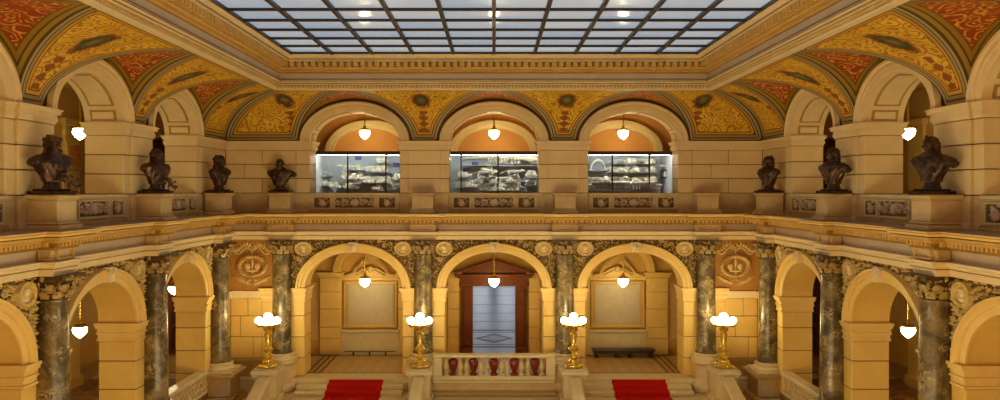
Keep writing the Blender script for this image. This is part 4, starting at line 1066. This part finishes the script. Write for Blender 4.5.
def case(c, nm, mull, shelves, items, signs):
    cs = empty('display_case', 'glass display case of bones behind the %s upper arch' % nm, 'display case', (c, CY0, UF), group='museum display cases')
    h = CT-UF; hw = 1.62; dp = CY1-CY0
    MB().box(-hw, hw, dp-.04, dp, 0, h).obj('back_panel', 'case_back', cs, smooth=False)
    for s in (-1, 1): MB().box(s*hw-.03, s*hw+.03, 0, dp, 0, h).obj('side_panel', 'case_white', cs, smooth=False)
    MB().box(-hw, hw, 0, dp, 0, .45).obj('base', 'wood_dark', cs, smooth=False)
    MB().box(-hw, hw, 0, dp, h-.04, h).obj('top_panel', 'case_white', cs, smooth=False)
    MB().bbox(-hw-.04, hw+.04, -.06, .05, h-.09, h+.04, .01).obj('lintel', 'wood_black', cs, smooth=False)
    MB().tube([(-hw+.1, .14, h-.07), (hw-.1, .14, h-.07)], .018, 8).obj('light_tube', 'case_light', cs)
    xs = [-hw]+[x-c for x in mull]+[hw]
    for x in mull: MB().box(x-c-.022, x-c+.022, -.03, .03, .45, h-.05).obj('mullion', 'iron', cs, smooth=False)
    for a, b in zip(xs[:-1], xs[1:]): MB().box(a+.02, b-.02, -.004, .004, .45, h-.05).obj('glass_pane', 'glass', cs, smooth=False)
    for (x0, x1, z, y0_) in shelves: MB().box(x0-c, x1-c, y0_, dp-.04, z-UF-(.03 if c > 1 else .018), z-UF).obj('shelf', 'shelf_dark' if c > 1 else 'shelf_glass', cs, smooth=False)
    for (x, z) in signs: MB().box(x-c-.12, x-c+.12, dp-.055, dp-.04, z-UF, z-UF+.16).obj('sign', 'sign_blue', cs, smooth=False)
    for (k, x, y, z, sc_, rz, note) in items:
        fn, cat, lb = SPEC[k]
        o = link('bone_specimen' if cat in ('skeleton', 'bone') else 'animal_'+cat if cat == 'skull' else 'sea_shell', mesh_once(('specimen', k), fn, 'bone'), None, (x, CY0+y, z), rz)
        o.scale = (sc_,)*3; tag(o, (lb+' '+note).replace(' ,', ','), cat, '%ss in the %s display case' % (lb, nm))
# depth of shelf fronts ~1.5 behind the glass -> scale there is 791/28.9
def xz(px_, py_, d): return ((px_-494)*d/791, E+(190-py_)*d/791)
YS = 28.75
def build_case(c, nm, mull, stacks, loose, signs):
    shelves, items = [], []
    rnd = random.Random(int(c*10)+50)
    for (p0, p1, py_, sname, kinds) in stacks:
        x0, z = xz(p0, py_, YS); x1, _ = xz(p1, py_, YS); z = max(z, UF+.46)
        shelves.append((x0, x1, z, YS-CY0-.28))
        n = len(kinds)
        for i, k in enumerate(kinds):
            sc_ = {'skull': 1.1, 'shell': .85, 'skel': .85, 'whale': 1.15, 'rib': 1.0}[k]*rnd.uniform(.85, 1.15)
            items.append((k, x0+(x1-x0)*(i+.5)/n, YS-CY0, z+.002, sc_, rnd.uniform(-.4, .4)+(PI if rnd.random() < .4 and k != 'whale' else 0), ('' if n == 1 else ', %s from left' % ('first', 'second', 'third', 'fourth', 'fifth', 'sixth', 'seventh', 'eighth', 'ninth')[i])+', %s shelf, %s display case' % (sname, nm)))
    case(c, nm, mull, shelves, items, [xz(a, b, 29.5) for a, b in signs])
build_case(-B, 'left', (-5.06, -3.74),
    [(313, 328, 176, 'upper far-left', ['skel']), (313, 328, 186, 'lower far-left', ['skel', 'skull']), (344, 363, 170, 'upper mid-left', ['skel', 'shell']), (341, 362, 179, 'middle mid-left', ['shell', 'shell', 'skull', 'shell']), (333, 361, 188, 'bottom mid-left', ['skull', 'skel', 'skull', 'shell']),
     (369, 389, 172, 'second right-hand', ['skel', 'skull', 'shell']), (376, 387, 163, 'topmost right-hand', ['shell', 'skull']), (353, 389, 182.5, 'long low', ['shell']*8), (376, 389, 190, 'bottom right-hand', ['skull', 'rib']), (394, 402, 180, 'upper far-right', ['shell', 'skull']), (394, 402, 188, 'lower far-right', ['skel'])],
    [], [(316, 159), (358, 160), (396, 167)])
build_case(0, 'central', (-1.14, .14),
    [(462, 534, 165.5, 'long top', ['whale']), (458, 468, 177, 'upper far-left', ['shell', 'skull']), (481, 492, 172, 'upper middle', ['skull', 'shell']), (480, 495, 177, 'second middle', ['skel', 'shell']), (479, 495, 183, 'third middle', ['shell', 'skel', 'skull']), (457, 475, 187, 'lower far-left', ['skel', 'skull']),
     (508, 518, 175, 'upper right-hand', ['skel']), (503, 518, 182, 'lower right-hand', ['skel', 'skull', 'shell']), (479, 520, 190, 'long bottom', ['shell']*9), (528, 535, 177, 'upper far-right', ['skull', 'shell']), (526, 535, 185, 'lower far-right', ['skel'])],
    [], [(475, 166), (466, 172), (523, 186)])
build_case(B, 'right', (4.09, 5.37),
    [(590, 606, 171, 'far-left', ['rib']), (615, 634, 164, 'top middle', ['skel', 'skull']), (640, 655, 164, 'top right-hand', ['skel', 'skull']), (611, 629, 172.5, 'second middle', ['skel', 'skull', 'shell']), (632, 656, 172.5, 'second right-hand', ['skull', 'skel', 'skull']),
     (592, 629, 182.5, 'third left-hand', ['skel', 'skull', 'skel', 'shell']), (632, 656, 182.5, 'third right-hand', ['skull', 'skel', 'shell', 'skull']), (590, 630, 190, 'bottom', ['skel', 'whale']), (664, 676, 170, 'upper far-right', ['skel']), (664, 676, 177, 'lower far-right', ['skull', 'shell'])],
    [], [(649, 183)])
# ------------------------------------------------------------------ bronze busts
def rx(a): return Matrix.Rotation(a, 3, 'X')
def ry(a): return Matrix.Rotation(a, 3, 'Y')
def rzm(a): return Matrix.Rotation(a, 3, 'Z')
def figure(opts):
    """head, neck, shoulders, chest and drapery of a bust as one skin; faces -y; base at z = .40"""
    m = MB(); ty = opts.get('turn', 0.0); R = rzm(ty)
    hz = opts.get('hz', .965); hd = Vector((0, -.05, hz))
    def hp(x, y, z): return tuple(hd+R@Vector((x, y, z)))
    m.ell(hp(0, .015, .02), (.115, .138, .135), R, 20, 14)               # skull
    m.ell(hp(0, -.05, -.055), (.085, .085, .10), R, 16, 12)              # face and jaw
    m.ell(hp(0, -.10, -.115), (.045, .04, .035), R)                      # chin
    m.ell(hp(0, -.115, .035), (.085, .035, .022), R)                     # brow
    m.ell(hp(0, -.145, -.02), (.020, .034, .042), R@rx(.35))             # nose
    for s in (-1, 1):
        m.ell(hp(s*.055, -.09, -.03), (.033, .035, .035), R)             # cheek
        m.ell(hp(s*.038, -.115, .008), (.018, .016, .012), R)            # eye
        m.ell(hp(s*.118, .02, -.015), (.018, .035, .045), R)             # ear
    m.ell(hp(0, -.125, -.072), (.036, .022, .013), R)                    # mouth
    m.tube([(0, .02, .66), (0, -.01, .78), tuple(hd+R@Vector((0, .02, -.06)))], lambda t: .105-.02*t, 14)
    # draped chest and shoulders, lofted with folds
    sec = [(.24,.18,.14),(.33,.205,.15),(.40,.245,.16),(.47,.285,.17),(.54,.32,.185),(.60,.365,.19),(.66,.385,.18),(.71,.365,.155),(.75,.30,.13),(.79,.19,.11),(.83,.11,.10),(.86,.09,.09)]
    ph = opts.get('seed', 1)*1.7; dr = opts.get('drape', 1); P = []
    for z, hw, hd_ in sec:
        row = []
        for k in range(49):
            a = 2*PI*k/48; f = 1+.055*math.sin(5*a*dr+11*z+ph)*min(1, (.84-z)*6)+.03*math.sin(11*a-17*z*dr+2*ph)*min(1, (.84-z)*6)
            x, y = hw*math.cos(a), hd_*math.sin(a)
            row.append((x*f, (y-.02)*f, z))
        P.append(row)
    m.grid(P); o = len(m.v)-len(P)*49; m.f += [tuple(range(o, o+48)), tuple(range(o+(len(P)-1)*49, o+(len(P)-1)*49+48))]
    for s in (-1, 1):
        L = opts.get('arm', (.05, .05))[0 if s < 0 else 1]
        if L > -.05: m.tube([(s*.24, .0, .66), (s*(.34+L*.5), -.01, .63-L*.2), (s*(.37+L), -.02, .585-L*.3)], lambda t: .11-.035*t, 12)
    for s in (-1, 1): m.tube([(s*.10, -.07, .79), (s*.11, -.15, .71), (s*.06, -.20, .60), (s*.02, -.19, .50)], .020, 8)
    if opts.get('drape'):
        d = opts['drape']
        for k in range(4): m.tube([(d*(.33-.03*k), -.05-.02*k, .74-.035*k), (d*(.14-.03*k), -.175, .69-.05*k), (-d*(.10+.02*k), -.185, .56-.035*k), (-d*(.22-.02*k), -.10, .45-.02*k)], .020, 8)
    # hair
    hv = opts.get('hair', .0)
    if hv:
        rnd = random.Random(opts.get('seed', 1))
        m.ell(hp(0, .035, .045), (.13+hv*.4, .145+hv*.4, .13+hv*.3), R, 18, 12)
        for _ in range(int(26+hv*200)):
            a = rnd.uniform(-.2, PI+.2); zz = rnd.uniform(-.13-hv, .16)
            m.ell(hp((.125+hv*.5)*math.cos(a)*(1 if zz < .1 else .6), .03+(.115+hv*.4)*math.sin(a)*(1 if zz < .1 else .6), zz), (.032+hv*.2, .032+hv*.2, .04+hv*.2), R, 8, 6)
    if opts.get('beard'):
        b = opts['beard']; m.ell(hp(0, -.10, -.13-b*.3), (.075, .06, .07+b), R, 14, 10)
        for s in (-1, 1): m.ell(hp(s*.07, -.06, -.09), (.035, .05, .06), R)
        m.ell(hp(0, -.135, -.058), (.055, .022, .016), R)
    if opts.get('hat'):
        m.lathe([(.13, -.02), (.15, .0), (.165, .03), (.165, .06), (.13, .085), (.02, .095)], 20, hp(0, .03, .055)); m.ell(hp(0, .10, .05), (.13, .09, .06), R, 14, 10)
    if opts.get('collar'):
        m.lathe([(.13, 0), (.17, .03), (.15, .08), (.11, .10)], 18, (0, .0, .745))
    me = bpy.data.meshes.new('tmp'); me.from_pydata(m.v, [], m.f)
    bm = bmesh.new(); bm.from_mesh(me); bmesh.ops.recalc_face_normals(bm, faces=bm.faces); bm.to_mesh(me); bm.free()
    o = bpy.data.objects.new('tmp', me); C.objects.link(o)
    r = o.modifiers.new('r', 'REMESH'); r.mode = 'VOXEL'; r.voxel_size = .0135
    s = o.modifiers.new('s', 'SMOOTH'); s.iterations = 3; s.factor = .5
    dg = bpy.context.evaluated_depsgraph_get(); res = bpy.data.meshes.new_from_object(o.evaluated_get(dg))
    bpy.data.objects.remove(o); res.name = 'figure'; res.materials.clear(); res.materials.append(M['bronze']); res.shade_smooth()
    return res
def socle(m, wide):
    m.bbox(-.34*wide, .34*wide, -.27, .27, 0, .07, .012); m.bbox(-.27*wide, .27*wide, -.21, .21, .07, .11, .02)
    m.lathe([(.19, .11), (.175, .14), (.15, .18), (.15, .34), (.17, .38), (.19, .41), (.17, .44)], 22, (0, 0, 0), .85)
def branch(m, s):
    for k in range(3):
        pts = [(s*(.05+.10*i/1.2), -.22-.02*k, .42-.075*i+.03*k*math.sin(i)) for i in range(5)]
        m.tube(pts, .016, 6)
    rnd = random.Random(4)
    for i in range(26):
        u, z = s*rnd.uniform(.02, .40), 0; z = .46-abs(u)*.85+rnd.uniform(-.06, .07); z = max(z, .05)
        a = rnd.uniform(-2.6, .4); L = rnd.uniform(.10, .16); w_ = .035; n = rnd.uniform(.20, .27)
        p = lambda q, t, e: (u+math.cos(a)*q-math.sin(a)*t, -n-e, max(.005, z+math.sin(a)*q+math.cos(a)*t))
        m.add([p(0,0,0), p(L*.5,-w_,0), p(L,0,.01), p(L*.5,w_,0), p(L*.5,0,.03), p(L*.5,0,-.015)], [(0,1,4),(1,2,4),(2,3,4),(3,0,4),(1,0,5),(2,1,5),(3,2,5),(0,3,5)])
BUSTS = [
 ('left', SIDE_COL[2]-.05, 'nearest bronze bust on the left, man in a flat cap with a branch', dict(hat=1, turn=-.15, arm=(.04, -.09), drape=-1, collar=1, hair=.02, seed=2), 1),
 ('left', SIDE_COL[1], 'second bronze bust on the left, draped man with a branch', dict(hair=.015, turn=.1, drape=1, arm=(.0, -.09), beard=.02, seed=3, hz=.955), 1),
 ('left', SIDE_COL[0]-.05, 'bronze bust with thick hair in the far left corner', dict(hair=.07, turn=.35, drape=1, arm=(-.07, -.07), seed=5, hz=.98), 0),
 ('back', -1.5*B-.05, 'bald bronze bust in front of the blank end wall', dict(turn=0, arm=(-.04, .10), beard=.03, collar=1), 0),
 ('right', -SIDE_COL[0]+.05, 'bronze bust with long hair in the far right corner', dict(hair=.04, turn=-.35, drape=-1, arm=(-.07, .0), seed=8), 0),
 ('right', -SIDE_COL[1]+.1, 'bronze bust on the right with a sash, second from the viewer', dict(hair=.02, turn=-.1, drape=1, arm=(-.08, .07), seed=9, hz=.975), 0),
 ('right', -SIDE_COL[2]-.1, 'nearest bronze bust on the right, man in a coat', dict(hair=.012, turn=.1, arm=(-.06, .09), drape=-1, collar=1, seed=11), 0)]
for i, (side, u, lab, op, br) in enumerate(BUSTS):
    b = empty('bust', lab, 'bust', place(side, u, .43, E-.09), RZ[side]+{'left': -.45, 'right': .45, 'back': 0}[side], 'bronze busts on the parapet')
    fg = link('figure', figure(op), b); fg.scale = (1.10, 1.06, 1.0); link('socle', mesh_once(('socle', br), lambda m: socle(m, 1.0), 'bronze'), b)
    if br:
        q = link('branch', mesh_once('branch', lambda m: branch(m, 1), 'bronze'), b); q['label'] = 'bronze leafy branch'
